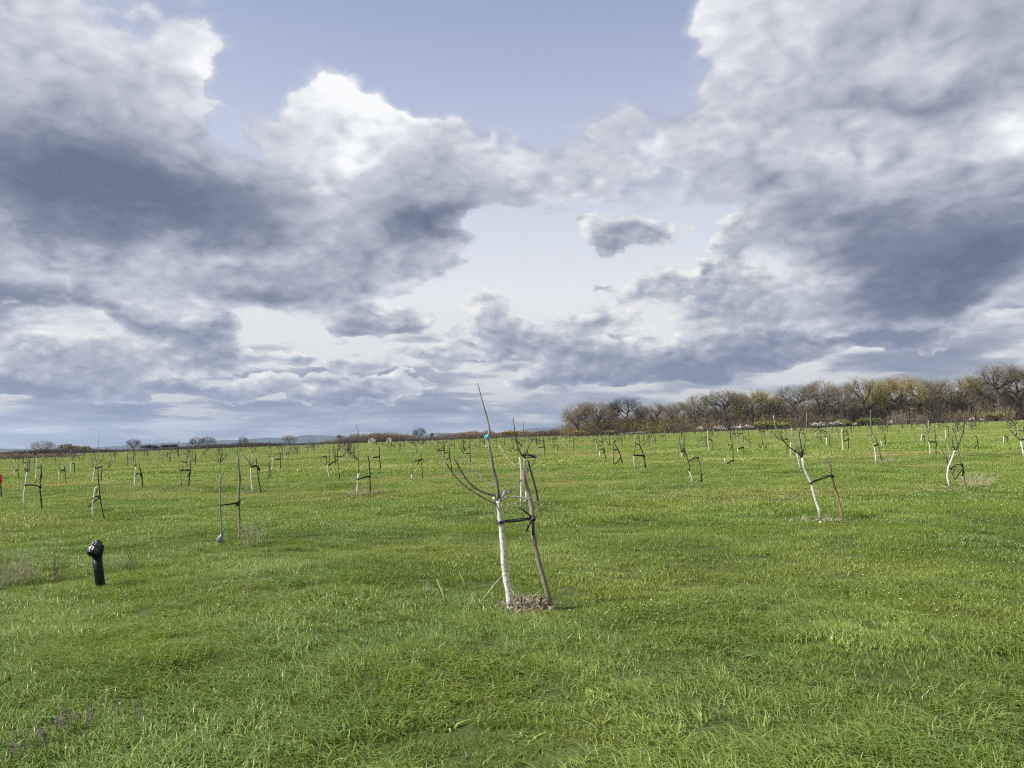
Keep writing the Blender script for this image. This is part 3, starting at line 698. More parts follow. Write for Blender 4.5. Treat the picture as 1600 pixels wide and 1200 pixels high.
T('slender curved sapling whose stake leans over it, between two tied stakes left of centre', P6(616,522, 630,490, 632,420, 637,330), 1.5, tmat='bark_pale', stake=P6(706,486, 696,420, 688,370, 682,290), sw=1.6, ties=[(P6(658,392, 672,360, 688,326), 1.8)], slabel='leaning stake of the slender curved sapling', tlabel='short steep black tie of the slender curved sapling')
T('whitewashed tree with an arched stake and a heavy level tie, right of centre', T8(746,592, 730,520, 719,470, 718,420), 2.0, limbs=[(T8(718,422, 738,345, 746,230), 1.3, .8, 'bark_dark', .2)],
  stake=T8(872,584, 858,500, 846,430, 815,320, 790,278, 752,262), sw=2.2, ties=[(T8(714,410, 780,412, 852,416), 3.0), (T8(850,410, 858,440), 2.2)], slabel='stake that arches over towards its tree, right of centre', tlabel='heavy level black tie below the arched stake')
T('dark sapling crossed by a bent stake, left of the arched stake', T8(466,520, 474,440, 470,350, 464,275), 1.5, tmat='bark_dark', stake=T8(580,518, 562,440, 545,385, 525,340, 490,280, 462,238), sw=2.0, ties=[(T8(470,342, 526,340), 1.8), (T8(470,505, 495,525, 525,480, 562,440), 2.0), (T8(468,245, 498,228), 1.8)], slabel='bent stake crossing its dark sapling', tlabel='looped black ties hanging on the bent stake')
T('small white-stemmed tree on a tan dry patch, right of the many-stemmed tree', T8(288,474, 292,420, 295,360), 1.6, limbs=[(T8(294,360, 296,290), 1, .6, 'bark_grey', .2)], stake=T8(373,452, 362,400, 354,330), sw=1.4, ties=[(T8(290,346, 320,334, 356,330), 1.8), (T8(356,332, 358,360, 340,378), 1.6)], slabel='thin stake on the tan dry patch', tlabel='black tie with a curled end over the tan dry patch')
T('dark-stemmed tree white only at its foot, beside a grey plastic-wrapped stake', T8(1452,770, 1446,700, 1440,660, 1412,610), 2.2, limbs=[(T8(1414,612, 1422,560, 1400,480, 1365,360, 1340,260), 1.8, 1, 'bark_dark', .2), (T8(1380,410, 1330,330, 1290,230), 1.1, .6, 'bark_dark', .5)],
  stake=T8(1572,742, 1560,640, 1546,520, 1522,428), sw=2.2, smat='stake_grey', ties=[(T8(1412,476, 1460,452, 1522,438), 1.7), (T8(1412,480, 1522,452), 1.0), (T8(1550,655, 1590,650), 1.4), (T8(1558,740, 1568,680, 1572,650), 2.0)], slabel='grey stake of the tree that is white only at its foot', tlabel='grey tie strung from the dark stem to the grey stake')
T('sapling wound about with dark strips, behind the tree white only at its foot', T8(1320,452, 1316,420, 1322,370), 1.6, limbs=[(T8(1320,380, 1308,320, 1290,230), 1.2, .7, 'bark_dark', .2), (T8(1322,372, 1345,330, 1352,260), 1.2, .7, 'bark_dark', -.2)], stake=T8(1352,430, 1350,300, 1356,170), sw=1.4, ties=[(T8(1312,352, 1350,365), 2.2), (T8(1318,330, 1350,340), 1.6)], slabel='stake of the sapling wound about with dark strips', tlabel='dark strips wound about a small sapling')
T('very straight tall white-stemmed young tree with a drooping tie, right of centre', W8(540,362, 533,260, 527,180, 523,100), 1.6, limbs=[(W8(524,120, 515,60, 518,20), 1, .6, 'bark_grey', .2)], stake=W8(584,340, 582,280, 580,210), sw=1.0, ties=[(W8(532,206, 560,214, 584,240), 1.8)], slabel='short stake of the very straight white-stemmed tree', tlabel='drooping tie of the very straight white-stemmed tree')
T('sapling with a short white foot and two crooked hanging strips, right of centre', W8(745,517, 742,480, 740,450), 1.8, limbs=[(W8(742,452, 752,380, 756,300), 1, .6, 'bark_grey', .2)], stake=W8(846,500, 845,420, 836,300, 826,170), sw=1.3, ties=[(W8(776,274, 832,290, 812,325, 796,356), 1.7), (W8(768,516, 800,495, 846,464, 842,440), 2.0)], slabel='stake hung with two crooked strips', tlabel='two crooked black strips hanging on one stake')
T('short white-stemmed tree tied by a rising strip, left of the broad grey tree', W8(900,404, 902,360, 904,320), 1.5, limbs=[(W8(904,322, 908,260, 914,200), 1, .6, 'bark_grey', .2)], stake=W8(981,402, 978,350, 974,296), sw=1.3, ties=[(W8(902,326, 940,318, 976,308), 2.0)], slabel='stake at the upper end of the rising strip', tlabel='rising black strip between a short white tree and its stake')
T('broad grey-barked young tree with a spreading dark crown, tied to a reddish stake', E6(585,1100, 565,980, 535,900, 510,810, 492,730, 468,680, 445,640, 415,560, 400,470), 4.6, w1=3.6,
  limbs=[(E6(400,474, 378,440, 330,410, 270,370, 225,315, 160,280, 92,210), 2.9, 1.5, 'bark_dark', .5), (E6(225,318, 200,270, 180,220), 1.5, .9, 'bark_dark', .3), (E6(222,312, 160,230, 135,160, 115,60), 1.7, .8, 'bark_pale', -.4), (E6(398,450, 340,350, 305,290, 295,180), 2.0, 1, 'bark_pale', -.4),
         (E6(402,455, 395,400, 385,330, 370,240, 398,150), 2.3, 1.1, 'bark_dark', .4), (E6(404,450, 425,330, 440,200, 446,20), 1.6, .8, 'bark_grey', -.2), (E6(406,440, 432,430, 450,440), 1.6, 1, 'bark_dark', -.5), (E6(420,305, 490,300, 560,240), 1.2, .7, 'bark_grey', .6), (E6(345,420, 340,340, 342,270), 1.2, .7, 'bark_grey', .5), (E6(372,250, 392,175, 398,150), 1, .7, 'bark_dark', .5)],
  stake=E6(802,1090, 775,960, 745,840, 715,740, 692,650, 680,560, 668,522), sw=3.4, smat='stake_red', ties=[(E6(486,722, 560,696, 640,668, 698,656), 2.8), (E6(490,712, 560,680, 620,654, 690,648), 1.6), (E6(680,640, 700,672), 3.0)],
  slabel='reddish-brown stake with a frayed pale top', tlabel='broad double black tie to the reddish stake')
T('slanting white-stemmed tree seen through the crown of the broad grey tree', E6(387,598, 372,540, 355,470, 345,410), 2.0, limbs=[(E6(345,415, 338,340, 342,280), 1.2, .7, 'bark_grey', .2)], slabel=None)
T('straight white-stemmed tree left of the crown of the broad grey tree', E6(283,476, 285,400, 288,320), 1.7, limbs=[(E6(288,322, 290,240, 292,160), 1.1, .7, 'bark_grey', .2), (E6(288,335, 240,290, 225,250), 1, .6, 'bark_dark', .5)], stake=E6(250,400, 252,330, 248,225), sw=1.0, ties=[(E6(222,296, 262,288), 1.7)], slabel='thin stake left of the broad grey tree', tlabel='short black tie left of the broad grey tree')
T('white-stemmed tree with a wide forked crown, up the slope from the reddish stake', E6(641,358, 641,310, 638,276), 1.9, limbs=[(E6(638,278, 610,230, 590,206), 1.3, .8, 'bark_dark', .4), (E6(639,276, 650,225, 668,195), 1.2, .7, 'bark_grey', -.4), (E6(636,272, 600,255, 570,250), 1, .6, 'bark_pale', .5)], stake=E6(672,330, 670,260, 664,200), sw=1.0, ties=[(E6(588,206, 632,214, 634,240), 1.7)], slabel='stake of the wide-forked tree up the slope', tlabel='black tie atop the wide-forked tree')
T('tall white-stemmed tree with a tie rising to a short dark stake', E6(808,418, 800,350, 794,280, 790,190), 2.2, w1=1.2, limbs=[(E6(792,230, 830,205, 850,195), 1, .6, 'bark_grey', .4)], stake=E6(858,380, 856,320, 852,280), sw=1.3, ties=[(E6(800,316, 830,304, 856,294), 1.8), (E6(856,284, 850,322), 1.6)], slabel='short dark stake right of the tall white-stemmed tree', tlabel='black tie with a hanging end by the tall white-stemmed tree')
T('white-footed tree with a tall grey top and crossing stake, midway up the right slope', E6(1130,522, 1124,450, 1118,400, 1104,335), 2.4, limbs=[(E6(1104,338, 1084,240, 1078,120, 1074,0), 1.6, .8, 'bark_grey', .1), (E6(1090,270, 1060,205, 1020,198), 1, .6, 'bark_grey', .5), (E6(1095,290, 1080,230, 1066,200), 1, .6, 'bark_pale', -.3)], stake=E6(1188,506, 1165,420, 1145,340, 1112,235), sw=1.9, smat='stake_grey', ties=[(E6(1098,352, 1120,356, 1150,344), 2.8), (E6(1128,318, 1150,350), 1.6)], slabel='crossing stake of the white-footed tree with the tall grey top', tlabel='black tie where the crossing stake meets its tree')
T('small leaning white stem topped by a dark knot, right of the crossing stake', E6(1192,377, 1184,345, 1174,310), 1.7, stake=E6(1222,340, 1218,280, 1212,240), sw=1.2, ties=[(E6(1190,290, 1205,285, 1217,262, 1216,246), 1.8)], slabel='thin stake by the small leaning white stem', tlabel='dark knotted tie above the small leaning white stem')
T('crooked white-stemmed tree with dark curving limbs and a torn hanging tie, right side', G8(682,998, 655,900, 640,840, 650,760, 655,710, 690,640, 725,540, 740,512), 3.4, w1=2.4,
  limbs=[(G8(740,516, 712,450, 705,390, 700,330), 1.9, 1.1, 'bark_dark', .4), (G8(742,512, 770,470, 800,400, 840,280, 860,100, 870,20), 2.0, .8, 'bark_dark', -.2), (G8(652,700, 642,650, 632,600, 590,530, 565,460), 1.8, .9, 'bark_dark', .5), (G8(690,640, 640,440, 530,330), 1.0, .6, 'bark_pale', .6), (G8(660,620, 672,580, 684,548), 1.2, .8, 'bark_pale', .5)],
  stake=G8(872,965, 850,860, 825,740, 800,620, 775,480, 740,330, 690,195), sw=2.4, smat='stake_grey', ties=[(G8(688,738, 730,700, 770,684, 815,684), 2.6), (G8(728,880, 700,820, 712,770, 745,705), 1.6), (G8(735,868, 780,800, 828,742), 2.0), (G8(812,684, 834,720, 830,765, 824,830), 2.6), (G8(832,745, 850,800), 1.6)],
  slabel='long grey leaning stake behind the crooked tree on the right', tlabel='torn black tie hanging in loops by the crooked tree')
T('fan-crowned white-stemmed tree beside a reddish dry patch, up the right slope', G8(432,582, 425,500, 418,430, 405,400), 1.9, limbs=[(G8(405,402, 398,330, 400,290), 1.6, 1.2, 'bark_pale', .1), (G8(400,300, 360,270, 300,250, 240,225), 1.1, .5, 'bark_pale', .5), (G8(402,295, 405,220, 405,140), 1.3, .7, 'bark_pale', -.1), (G8(400,300, 440,270, 480,245), 1.1, .5, 'bark_grey', -.5), (G8(398,310, 340,290, 290,280), 1, .5, 'bark_pale', -.4), (G8(402,290, 375,230, 340,190), 1, .5, 'bark_grey', .3), (G8(402,290, 430,230, 445,190), 1, .5, 'bark_grey', .3)],
  stake=G8(503,560, 498,460, 492,330, 480,200), sw=1.2, ties=[(G8(406,406, 450,404, 498,404), 2.0), (G8(498,404, 501,462), 1.9)], slabel='thin stake of the fan-crowned tree', tlabel='level black tie with a dropped end by the fan-crowned tree')
T('whitewashed tree with long dark limbs at the right edge of the view', G8(1600,600, 1590,520, 1575,450, 1555,390), 3.2, limbs=[(G8(1558,395, 1530,355, 1500,335, 1440,270, 1370,208), 1.8, 1, 'bark_dark', .5), (G8(1500,330, 1512,270, 1510,215), 1.4, .8, 'bark_dark', .2), (G8(1560,395, 1575,340, 1590,240), 1.3, .7, 'bark_grey', -.4), (G8(1500,335, 1470,300, 1462,270), 1, .6, 'bark_dark', -.3)], stake=G8(1690,600, 1675,480, 1660,340), sw=1.8, ties=[(G8(1548,376, 1600,370, 1662,376), 2.4), (G8(1580,485, 1596,478), 2.2)], slabel='stake just outside the right edge', tlabel='black tie reaching out of the right edge of the view')
T('small sapling mostly hidden by a long curved dark strip, right side up the slope', G8(968,505, 968,470, 966,425), 1.2, tmat='bark_grey', stake=G8(1030,490, 1026,420, 1010,340), sw=1.3, ties=[(G8(980,330, 1005,335, 1016,410, 1000,450, 974,490), 1.9)], slabel='stake carrying the long curved dark strip', tlabel='long curved dark strip hanging on a small stake')
T('short bright white stem under a small dark tie, up the right slope', G8(629,372, 622,310, 614,255), 1.6, stake=G8(662,345, 660,280, 655,215), sw=1.1, ties=[(G8(616,212, 640,208, 656,240), 1.6)], slabel='stake of the short bright white stem', tlabel='small dark tie above the short bright white stem')
T('white stem with an angled black tie left of the right-edge tree', G8(1340,434, 1345,390, 1350,340), 1.7, stake=G8(1400,410, 1398,370, 1394,335), sw=1.0, ties=[(G8(1350,342, 1375,338, 1398,352), 2.0)], slabel='short stake left of the right-edge tree', tlabel='angled black tie left of the right-edge tree')
T('leaning white stem left of the fan-crowned tree', G8(308,408, 316,360, 324,315), 1.6, stake=G8(356,400, 355,360, 354,325), sw=1.0, ties=[(G8(326,336, 356,334), 1.7)], slabel='stake left of the fan-crowned tree', tlabel='short level tie left of the fan-crowned tree')
T('white stem with a thin stake close behind, third tree in from the left edge', L8(180,542, 182,490, 184,430), 1.6, limbs=[(L8(184,432, 175,380, 170,350), 1, .6, 'bark_grey', .3)], stake=L8(230,530, 228,460, 224,375), sw=1.2, ties=[(L8(188,440, 226,442), 1.9)], slabel='thin stake third in from the left edge', tlabel='short black tie third in from the left edge')
T('tall straight white stem behind the leftmost thin stake', L8(443,562, 454,500, 455,420, 460,290), 1.9, limbs=[(L8(460,292, 464,240, 470,200), 1, .6, 'bark_grey', .2)], stake=L8(522,562, 518,470, 512,370), sw=2.0, ties=[(L8(456,412, 500,400), 1.5)], slabel='thick dark stake behind the leftmost tree', tlabel='thin tie behind the leftmost thin stake')
T('white-footed sapling tied level to a straight stake, up the field from the pipe', L8(740,602, 738,540, 736,450), 1.6, limbs=[(L8(736,452, 742,400, 738,370), 1, .6, 'bark_dark', .3)], stake=L8(828,598, 822,520, 814,435), sw=1.4, ties=[(L8(738,446, 780,440, 820,448), 2.0), (L8(808,380, 816,440), 1.4)], slabel='straight stake with a level tie above the pipe', tlabel='level black tie farther up the field than the pipe')
T('straight white stem with a small tie, just right of the level-tied sapling', L8(890,478, 886,400, 882,320), 1.6, limbs=[(L8(882,322, 880,250, 884,190), 1, .6, 'bark_grey', .2)], stake=L8(936,470, 934,420, 930,345), sw=1.2, ties=[(L8(888,356, 932,352), 1.6)], slabel='thin stake up the field from the pipe', tlabel='small level tie up the field from the pipe')
T('pair of short dark sticks tied together on the dry band', K6(152,644, 150,570, 152,490), 1.8, tmat='bark_grey', limbs=[(K6(150,530, 154,480, 150,470), 1.4, 1, 'bark_dark', .2)], stake=K6(134,634, 136,560, 140,480), sw=1.5, ties=[(K6(138,525, 154,520), 1.8)], slabel='shorter stick of the tied pair on the dry band', tlabel='tie binding two short dark sticks')
T('small whitewashed tree with a forked crown and a level tie, on the dry band', K6(166,572, 170,500, 172,430), 1.6, limbs=[(K6(172,432, 150,390, 138,360), 1.1, .6, 'bark_grey', .4), (K6(172,435, 200,410, 216,385), 1.1, .6, 'bark_dark', -.3)], stake=K6(256,545, 256,460, 252,370), sw=1.3, ties=[(K6(182,456, 258,450), 1.6)], slabel='stake of the fork-crowned tree on the dry band', tlabel='level tie of the fork-crowned tree on the dry band')
T('pale crooked sapling under a level tie between two stakes', K6(668,520, 670,480, 660,425), 1.4, tmat='bark_pale', stake=K6(738,505, 736,460, 734,410), sw=1.2, ties=[(K6(656,428, 700,424, 738,426), 1.9)], slabel='stake at the end of a level tie left of the kinked tree', tlabel='level tie left of the kinked thin tree')
BARE += [(ground_at(815, 944)[0], ground_at(815, 944)[1], 0.30), (ground_at(730, 938)[0], ground_at(730, 938)[1], 0.10), (ground_at(562, 773)[0] + .5, ground_at(562, 773)[1], 0.0)]

PLACED = []
def build_traced():
    for t in TREES:
        bx, by, bz = ground_at(*t['trunk'][0]); Y = by; k = Y / FOC
        PLACED.append((bx, by))
        root = empty('young_tree', (bx, by, bz)); tag(root, t['label'], 'young tree', 'young trees standing in the field')
        near = Y < 26; n = 10 if Y < 12 else (7 if near else 5)
        def limb(pts, w0, w1, dz, name, mt, root=root, tip=None, sag0=None):
            P = [at(px, py, Y) for px, py in pts]
            L0 = P[0]
            for i, p in enumerate(P):
                lat = abs(p.x - L0.x) + 0.25 * abs(p.z - L0.z)
                q = at(pts[i][0], pts[i][1], Y + dz * lat * 0.75); P[i] = q
            S_, par = spline(P, 0.045 if Y < 12 else 0.12)
            m = len(pts) - 1
            rr = [(w0 + (w1 - w0) * (a / m)) * k * 0.5 for a in par]
            if near: rr = [r * (1 + 0.07 * math.sin(i * 1.7) + (0.16 if (i % 9 == 4 and r < 0.02) else 0)) for i, r in enumerate(rr)]
            if Y < 16 and name == 'branch' and len(rr) > 4:      # collar where a limb leaves the wood, buds along it
                rr[0] *= 1.45; rr[1] *= 1.18
            b = MB(); b.tube(S_, rr, n, rag=0.10 if near else 0)
            if Y < 16 and len(S_) > 5:
                for i in range(2, len(S_) - 1):
                    if rnd.random() < (0.55 if name == 'branch' else 0.16):
                        u = (S_[i + 1] - S_[i - 1]).normalized(); o_ = u.cross(Vector((rnd.uniform(-1, 1), rnd.uniform(-1, 1), rnd.uniform(-1, 1)))).normalized()
                        q_ = S_[i] + o_ * rr[i] * .8; e_ = q_ + (o_ * .7 + u * .8) * rnd.uniform(.008, .02) * (1 if name == 'branch' else .7)
                        b.tube([q_, q_.lerp(e_, .5), e_], [rnd.uniform(.0025, .0042) + rr[i] * .12, .0034, .0012], 5)
            return b, P
        pts = list(t['trunk'])
        b, P = limb(pts, t['w'], t['w1'], 0.0, 'trunk', t['tmat'])
        foot = Vector((bx, by, bz - 0.12)); r0 = t['w'] * k * 0.5
        b.tube([foot, Vector((bx, by, bz + 0.01)), (P[0] + P[1]) / 2 * 0.12 + P[0] * 0.88], [r0 * 1.04, r0 * 1.0, r0 * .98], n)
        b.build('trunk', M[t['tmat']], root, (bx, by, bz))
        root.children[0].location = (0, 0, 0)
        for L in t['limbs']:
            pts2, w0, w1, mt, dz = L
            b, P = limb(pts2, w0, w1, dz, 'branch', mt)
            b.build('branch', M[mt], root, (bx, by, bz))
        if not t['stake']: continue
        sp = t['stake']; dy = 0.10 + 0.25 * rnd.random() if t['sdy'] is None else t['sdy']
        if Y < 8: dy = ground_at(*sp[0])[1] - Y
        m = len(sp) - 1
        SP = [at(px, py, Y + dy * (1 - 0.8 * i / m)) for i, (px, py) in enumerate(sp)]
        gz = float(height(SP[0].x, SP[0].y))
        S_, par = spline(SP, 0.07 if near else 0.2)
        rr = [(t['sw'] * (1.06 - 0.22 * a / m)) * k * 0.5 for a in par]
        b = MB(); b.tube(S_, [r * (1 + 0.06 * math.sin(i * 2.1 + Y)) for i, r in enumerate(rr)], n, rag=0.16 if near else 0)
        e = SP[0] + (SP[0] - SP[1]).normalized() * 0.05; e.z = min(e.z, gz) - 0.12
        b.tube([e, SP[0] + (SP[1] - SP[0]) * 0.03], [rr[0] * 0.95, rr[0]], n)
        if t['smat'] == 'stake_red':
            for dx_, dz_ in ((-.055, .03), (.03, .035), (-.01, .05)): b.tube([S_[-1], S_[-1] + Vector((dx_, .01, dz_))], [rr[-1] * .9, rr[-1] * .45], 6, rag=.3)
        o = b.build('wooden_stake', M[t['smat']], None, (SP[0].x, SP[0].y, gz))
        tag(o, t['slabel'], 'stake', 'stakes beside the young trees')
        if not t['ties']: continue
        # strips that touch make one tie, a strip hung apart is a tie of its own
        sets = []
        for tp in t['ties']:
            hit = [s_ for s_ in sets if any(math.hypot(a[0] - c[0], a[1] - c[1]) < 4.5 for a in (tp[0][0], tp[0][-1]) for q in s_ for c in q[0]) or any(math.hypot(a[0] - c[0], a[1] - c[1]) < 4.5 for q in s_ for a in (q[0][0], q[0][-1]) for c in tp[0])]
            for s_ in hit: sets.remove(s_)
            sets.append(sum(hit, []) + [tp])
        sets.sort(key=lambda s_: min(q[0][0][1] for q in s_))
        for si, group in enumerate(sets):
            b = MB()
            group.sort(key=lambda q: t['ties'].index(q))
            for tp, w in group:
                x0, x1 = t['trunk'][min(2, len(t['trunk']) - 1)][0], sp[m // 2][0]
                Q = []
                for px, py in tp:
                    f = min(1.0, max(0.0, (px - x0) / (x1 - x0 if abs(x1 - x0) > 1e-6 else 1)))
                    Q.append(at(px, py, Y + dy * 0.55 * f))
                off = t['w'] * k * 0.55
                S_, par = spline(Q, 0.06 if near else 0.2)
                if t['ties'][0][0] is tp and near:       # two strands, before and behind the trunk, bound round trunk and stake
                    for sgn in (-1, 1):
                        b.tube([p + Vector((0, sgn * off * (1.0 - 0.2 * a / (len(tp) - 1)), -0.006 * sgn * math.sin(a))) for p, a in zip(S_, par)], w * k * 0.30, 8, flat=0.30)
                    for c, r_, h in ((Q[0], t['w'] * k * 0.56, w * k * 0.42), (Q[-1], t['sw'] * k * 0.58, w * k * 0.62)):
                        for q_ in (-0.35, 0.35):
                            b.tube([c + Vector((r_ * math.cos(a), r_ * math.sin(a), q_ * h * 2 + 0.006 * math.sin(a))) for a in np.linspace(0, 2 * math.pi, 14)[:-1]], h * 0.6, 6, flat=0.35, closed=True)
                    b.tube([Q[-1] + Vector((0, -t['sw'] * k * 0.75, h * 1.2)), Q[-1] + Vector((0.012, -t['sw'] * k * 0.8, -h * 1.2))], w * k * 0.55, 7)
                else:
                    b.tube([p + Vector((0, -off * 1.05, 0)) for p in S_], w * k * (0.46 if near else 0.5), 7 if near else 4, flat=0.35)
            c = at(*group[0][0][0], Y)
            which = '' if len(sets) == 1 else (', upper strip' if si == 0 else ', lower strip' if si == len(sets) - 1 else ', middle strip')
            o = b.build('rubber_tie', M['rubber'], None, tuple(c)); tag(o, t['tlabel'] + which, 'tie', 'ties between trees and stakes')
build_traced()

# ------------------------------------------------------------------ the rest of the orchard, row after row
def far_tree_mesh(seed):
    r = random.Random(seed); b = MB()
    h = r.uniform(0.35, 0.95); lx = r.uniform(-.12, .12); p = [Vector((0, 0, -.1)), Vector((lx * .4 + r.uniform(-.05, .05), r.uniform(-.05, .05), h * .5)), Vector((lx, r.uniform(-.08, .08), h))]
    b.tube(p, [0.027, 0.024, 0.019], 5, 0)
    top = p[-1]; nb = r.randint(2, 5)
    for i in range(nb):
        a = r.uniform(0, 6.28); s = r.uniform(.25, .6); st = top - Vector((0, 0, r.uniform(0, .25)))
        u = r.uniform(.25, .7)
        b.tube([st, st + Vector((math.cos(a) * s * .6, math.sin(a) * s * .6, u * .45)), st + Vector((math.cos(a) * s, math.sin(a) * s, u))], [0.017, 0.012, 0.007], 4, 1)
    if r.random() < 0.85: b.tube([top, top + Vector((r.uniform(-.08, .08), r.uniform(-.1, .1), .45)), top + Vector((r.uniform(-.15, .1), r.uniform(-.1, .1), r.uniform(.7, 1.2)))], [0.024, 0.016, 0.009], 4, 1)
    return b
def far_stake_mesh(seed):
    r = random.Random(seed); b = MB(); h = r.uniform(0.95, 1.75); l = r.uniform(-.22, .05)
    b.tube([(0, 0, -.1), (l * .5 + r.uniform(-.04, .04), r.uniform(-.06, .06), h * .55), (l, r.uniform(-.1, .1), h)], [0.026, 0.023, 0.020], 5, 0)
    return b
def far_tie_mesh(seed):
    r = random.Random(seed); b = MB(); w = 0.030; z = r.uniform(-.08, .08)
    b.tube([(0, 0, -z * .5), (.22, 0, r.uniform(-.05, .03)), (.42, r.uniform(-.05, .05), z)], w, 5, 0, flat=0.4)
    if r.random() < .6: b.tube([(.42, 0, z), (.44 + r.uniform(-.1, .05), 0.02, z - .12), (.42 + r.uniform(-.22, .05), 0.02, z - r.uniform(.15, .4))], w * .8, 4, 0, flat=0.4)
    return b
MARKS = [(-60, 'tan dry growth'), (25, 'rusty hedge by the dry growth'), (68, 'pale spreading skyline tree'), (105, 'first olive bush on the skyline'), (150, 'small thin dark skyline tree'), (208, 'round-headed dark skyline tree'), (258, 'low dark bush on the skyline'), (315, 'dark pair of skyline trees'), (379, 'narrow dark skyline tree'), (418, 'bare stretch of the rusty hedge'), (452, 'pale wide skyline tree'), (505, 'left tip of the long thicket'), (545, 'high part of the long thicket'), (594, 'two white sheds'), (625, 'thicket right of the sheds'), (656, 'round tree above the thicket'), (700, 'low middle of the thicket'), (745, 'tan trees behind the tallest leader'), (800, 'mustard-olive bush'), (846, 'olive bush before the woodland'), (880, 'gap before the woodland'), (916, 'left end of the woodland'), (953, 'narrow woodland end tree'), (979, 'dark spreading woodland tree'), (1004, 'small white blossom'), (1030, 'pale-twigged woodland tree'), (1058, 'low grey woodland tree'), (1092, 'olive-tinged woodland tree'), (1132, 'vase-shaped woodland tree'), (1165, 'longest white blossom patch'), (1198, 'yellow-green bush'), (1222, 'paler green bush'), (1250, 'dark-limbed woodland tree'), (1283, 'straight-trunked woodland tree'), (1318, 'dense tree by the green bush'), (1357, 'round yellow-green bush'), (1384, 'tree between the mustard trees'), (1407, 'brightest mustard tree'), (1441, 'thin-twigged grey tree'), (1466, 'rounded woodland tree'), (1497, 'olive-topped woodland tree'), (1526, 'two white blossoms'), (1563, 'tallest woodland tree'), (1597, 'right-edge woodland tree'), (1660, 'trees past the right edge')]
def build_orchard():
    trees = [far_tree_mesh(50 + i) for i in range(14)]; stakes = [far_stake_mesh(80 + i) for i in range(8)]; ties = [far_tie_mesh(120 + i) for i in range(8)]
    tm = [b.mesh('young_tree', [M['far_white'], M['bark_dark']]) for b in trees]; sm = [b.mesh('wooden_stake', M['stake_dark']) for b in stakes]; km = [b.mesh('rubber_tie', M['rubber']) for b in ties]
    spots = []; g = 5.6; ca, sa = math.cos(0.21), math.sin(0.21)
    for i in range(-80, 80):
        for j in range(-10, 80):
            u, v = i * g + rnd.uniform(-.6, .6), j * g + rnd.uniform(-.6, .6)
            x, y = u * ca - v * sa, u * sa + v * ca
            d = math.hypot(x, y)
            if y < 31 or abs(x) > 0.72 * y + 6 or rnd.random() < 0.2: continue
            px_ = 800 + FOC * x / y
            edge = 236 - 0.012 * abs(px_ - 600) if px_ < 900 else 205 - 18 * math.sin((px_ - 900) / 230)
            if y > edge or d > 275: continue
            if y < 62 and any(abs(px_ - (800 + FOC * a / b)) < 9 and abs(b - y) < 14 or math.hypot(a - x, b - y) < 3.6 for a, b in PLACED): continue
            spots.append((y, x))
    spots.sort()
    n_ind = 300 - len(TREES)
    words_ = ['first', 'second', 'third', 'fourth', 'fifth', 'sixth', 'seventh', 'eighth', 'ninth', 'tenth', 'eleventh', 'twelfth', 'thirteenth', 'fourteenth', 'fifteenth', 'sixteenth', 'seventeenth', 'eighteenth', 'nineteenth', 'twentieth', 'twenty-first', 'twenty-second', 'twenty-third', 'twenty-fourth', 'twenty-fifth', 'twenty-sixth']
    count = {}; n_done = 0
    rest = MB(); rest.smooth = False
    def place(b, mi, loc, rz, sc):
        c, s = math.cos(rz) * sc, math.sin(rz) * sc
        rest.add([(loc[0] + x * c - y * s, loc[1] + x * s + y * c, loc[2] + z * sc) for x, y, z in b.v], b.f, 0); rest.mi[-len(b.f):] = [mi[q] for q in b.mi]
    for i, (y, x) in enumerate(spots):
        z = float(height(x, y)); k = rnd.randrange(14); rz = rnd.uniform(0, 6.28); sc = rnd.uniform(.8, 1.15)
        sx = 0.42 * sc * (1 if rnd.random() < .88 else -1); sy = rnd.uniform(-.15, .15); s_k = rnd.randrange(8); has_stake = rnd.random() < 0.78; has_tie = has_stake and rnd.random() < 0.85
        tz = z + rnd.uniform(.45, .85); t_k = rnd.randrange(8); rt = math.atan2(sy, sx)
        px = 800 + FOC * x / y
        if n_done < n_ind and -12 < px < 1612:
            n_done += 1
            mk = min(MARKS, key=lambda q: abs(q[0] - px))[1]; c_ = count[mk] = count.get(mk, 0) + 1; nth = words_[min(c_, 26) - 1]
            o = link('young_tree', tm[k], None, (x, y, z), rz, sc); tag(o, '%s small white-stemmed tree out, in line with the %s' % (nth, mk), 'young tree', 'young trees in the rows beyond')
            if has_stake:
                o = link('wooden_stake', sm[s_k], None, (x + sx, y + sy, float(height(x + sx, y + sy))), rnd.uniform(-.5, .5), sc); tag(o, 'stake of the %s small tree in line with the %s' % (nth, mk), 'stake', 'stakes in the rows beyond')
            if has_tie:
                o = link('rubber_tie', km[t_k], None, (x, y, tz), rt, sc); tag(o, 'tie on the %s small tree in line with the %s' % (nth, mk), 'tie', 'ties in the rows beyond')
        else:
            place(trees[k], (0, 1), (x, y, z), rz, sc)
            if has_stake: place(stakes[s_k], (2,), (x + sx, y + sy, z), 0, sc)
            if has_tie: place(ties[t_k], (3,), (x, y, tz), rt, sc)
    o = rest.build('distant_orchard_rows', [M['far_white'], M['bark_dark'], M['stake_dark'], M['rubber']]); tag(o, 'last rows of tiny young trees near the far edge of the field', kind='stuff')
build_orchard()
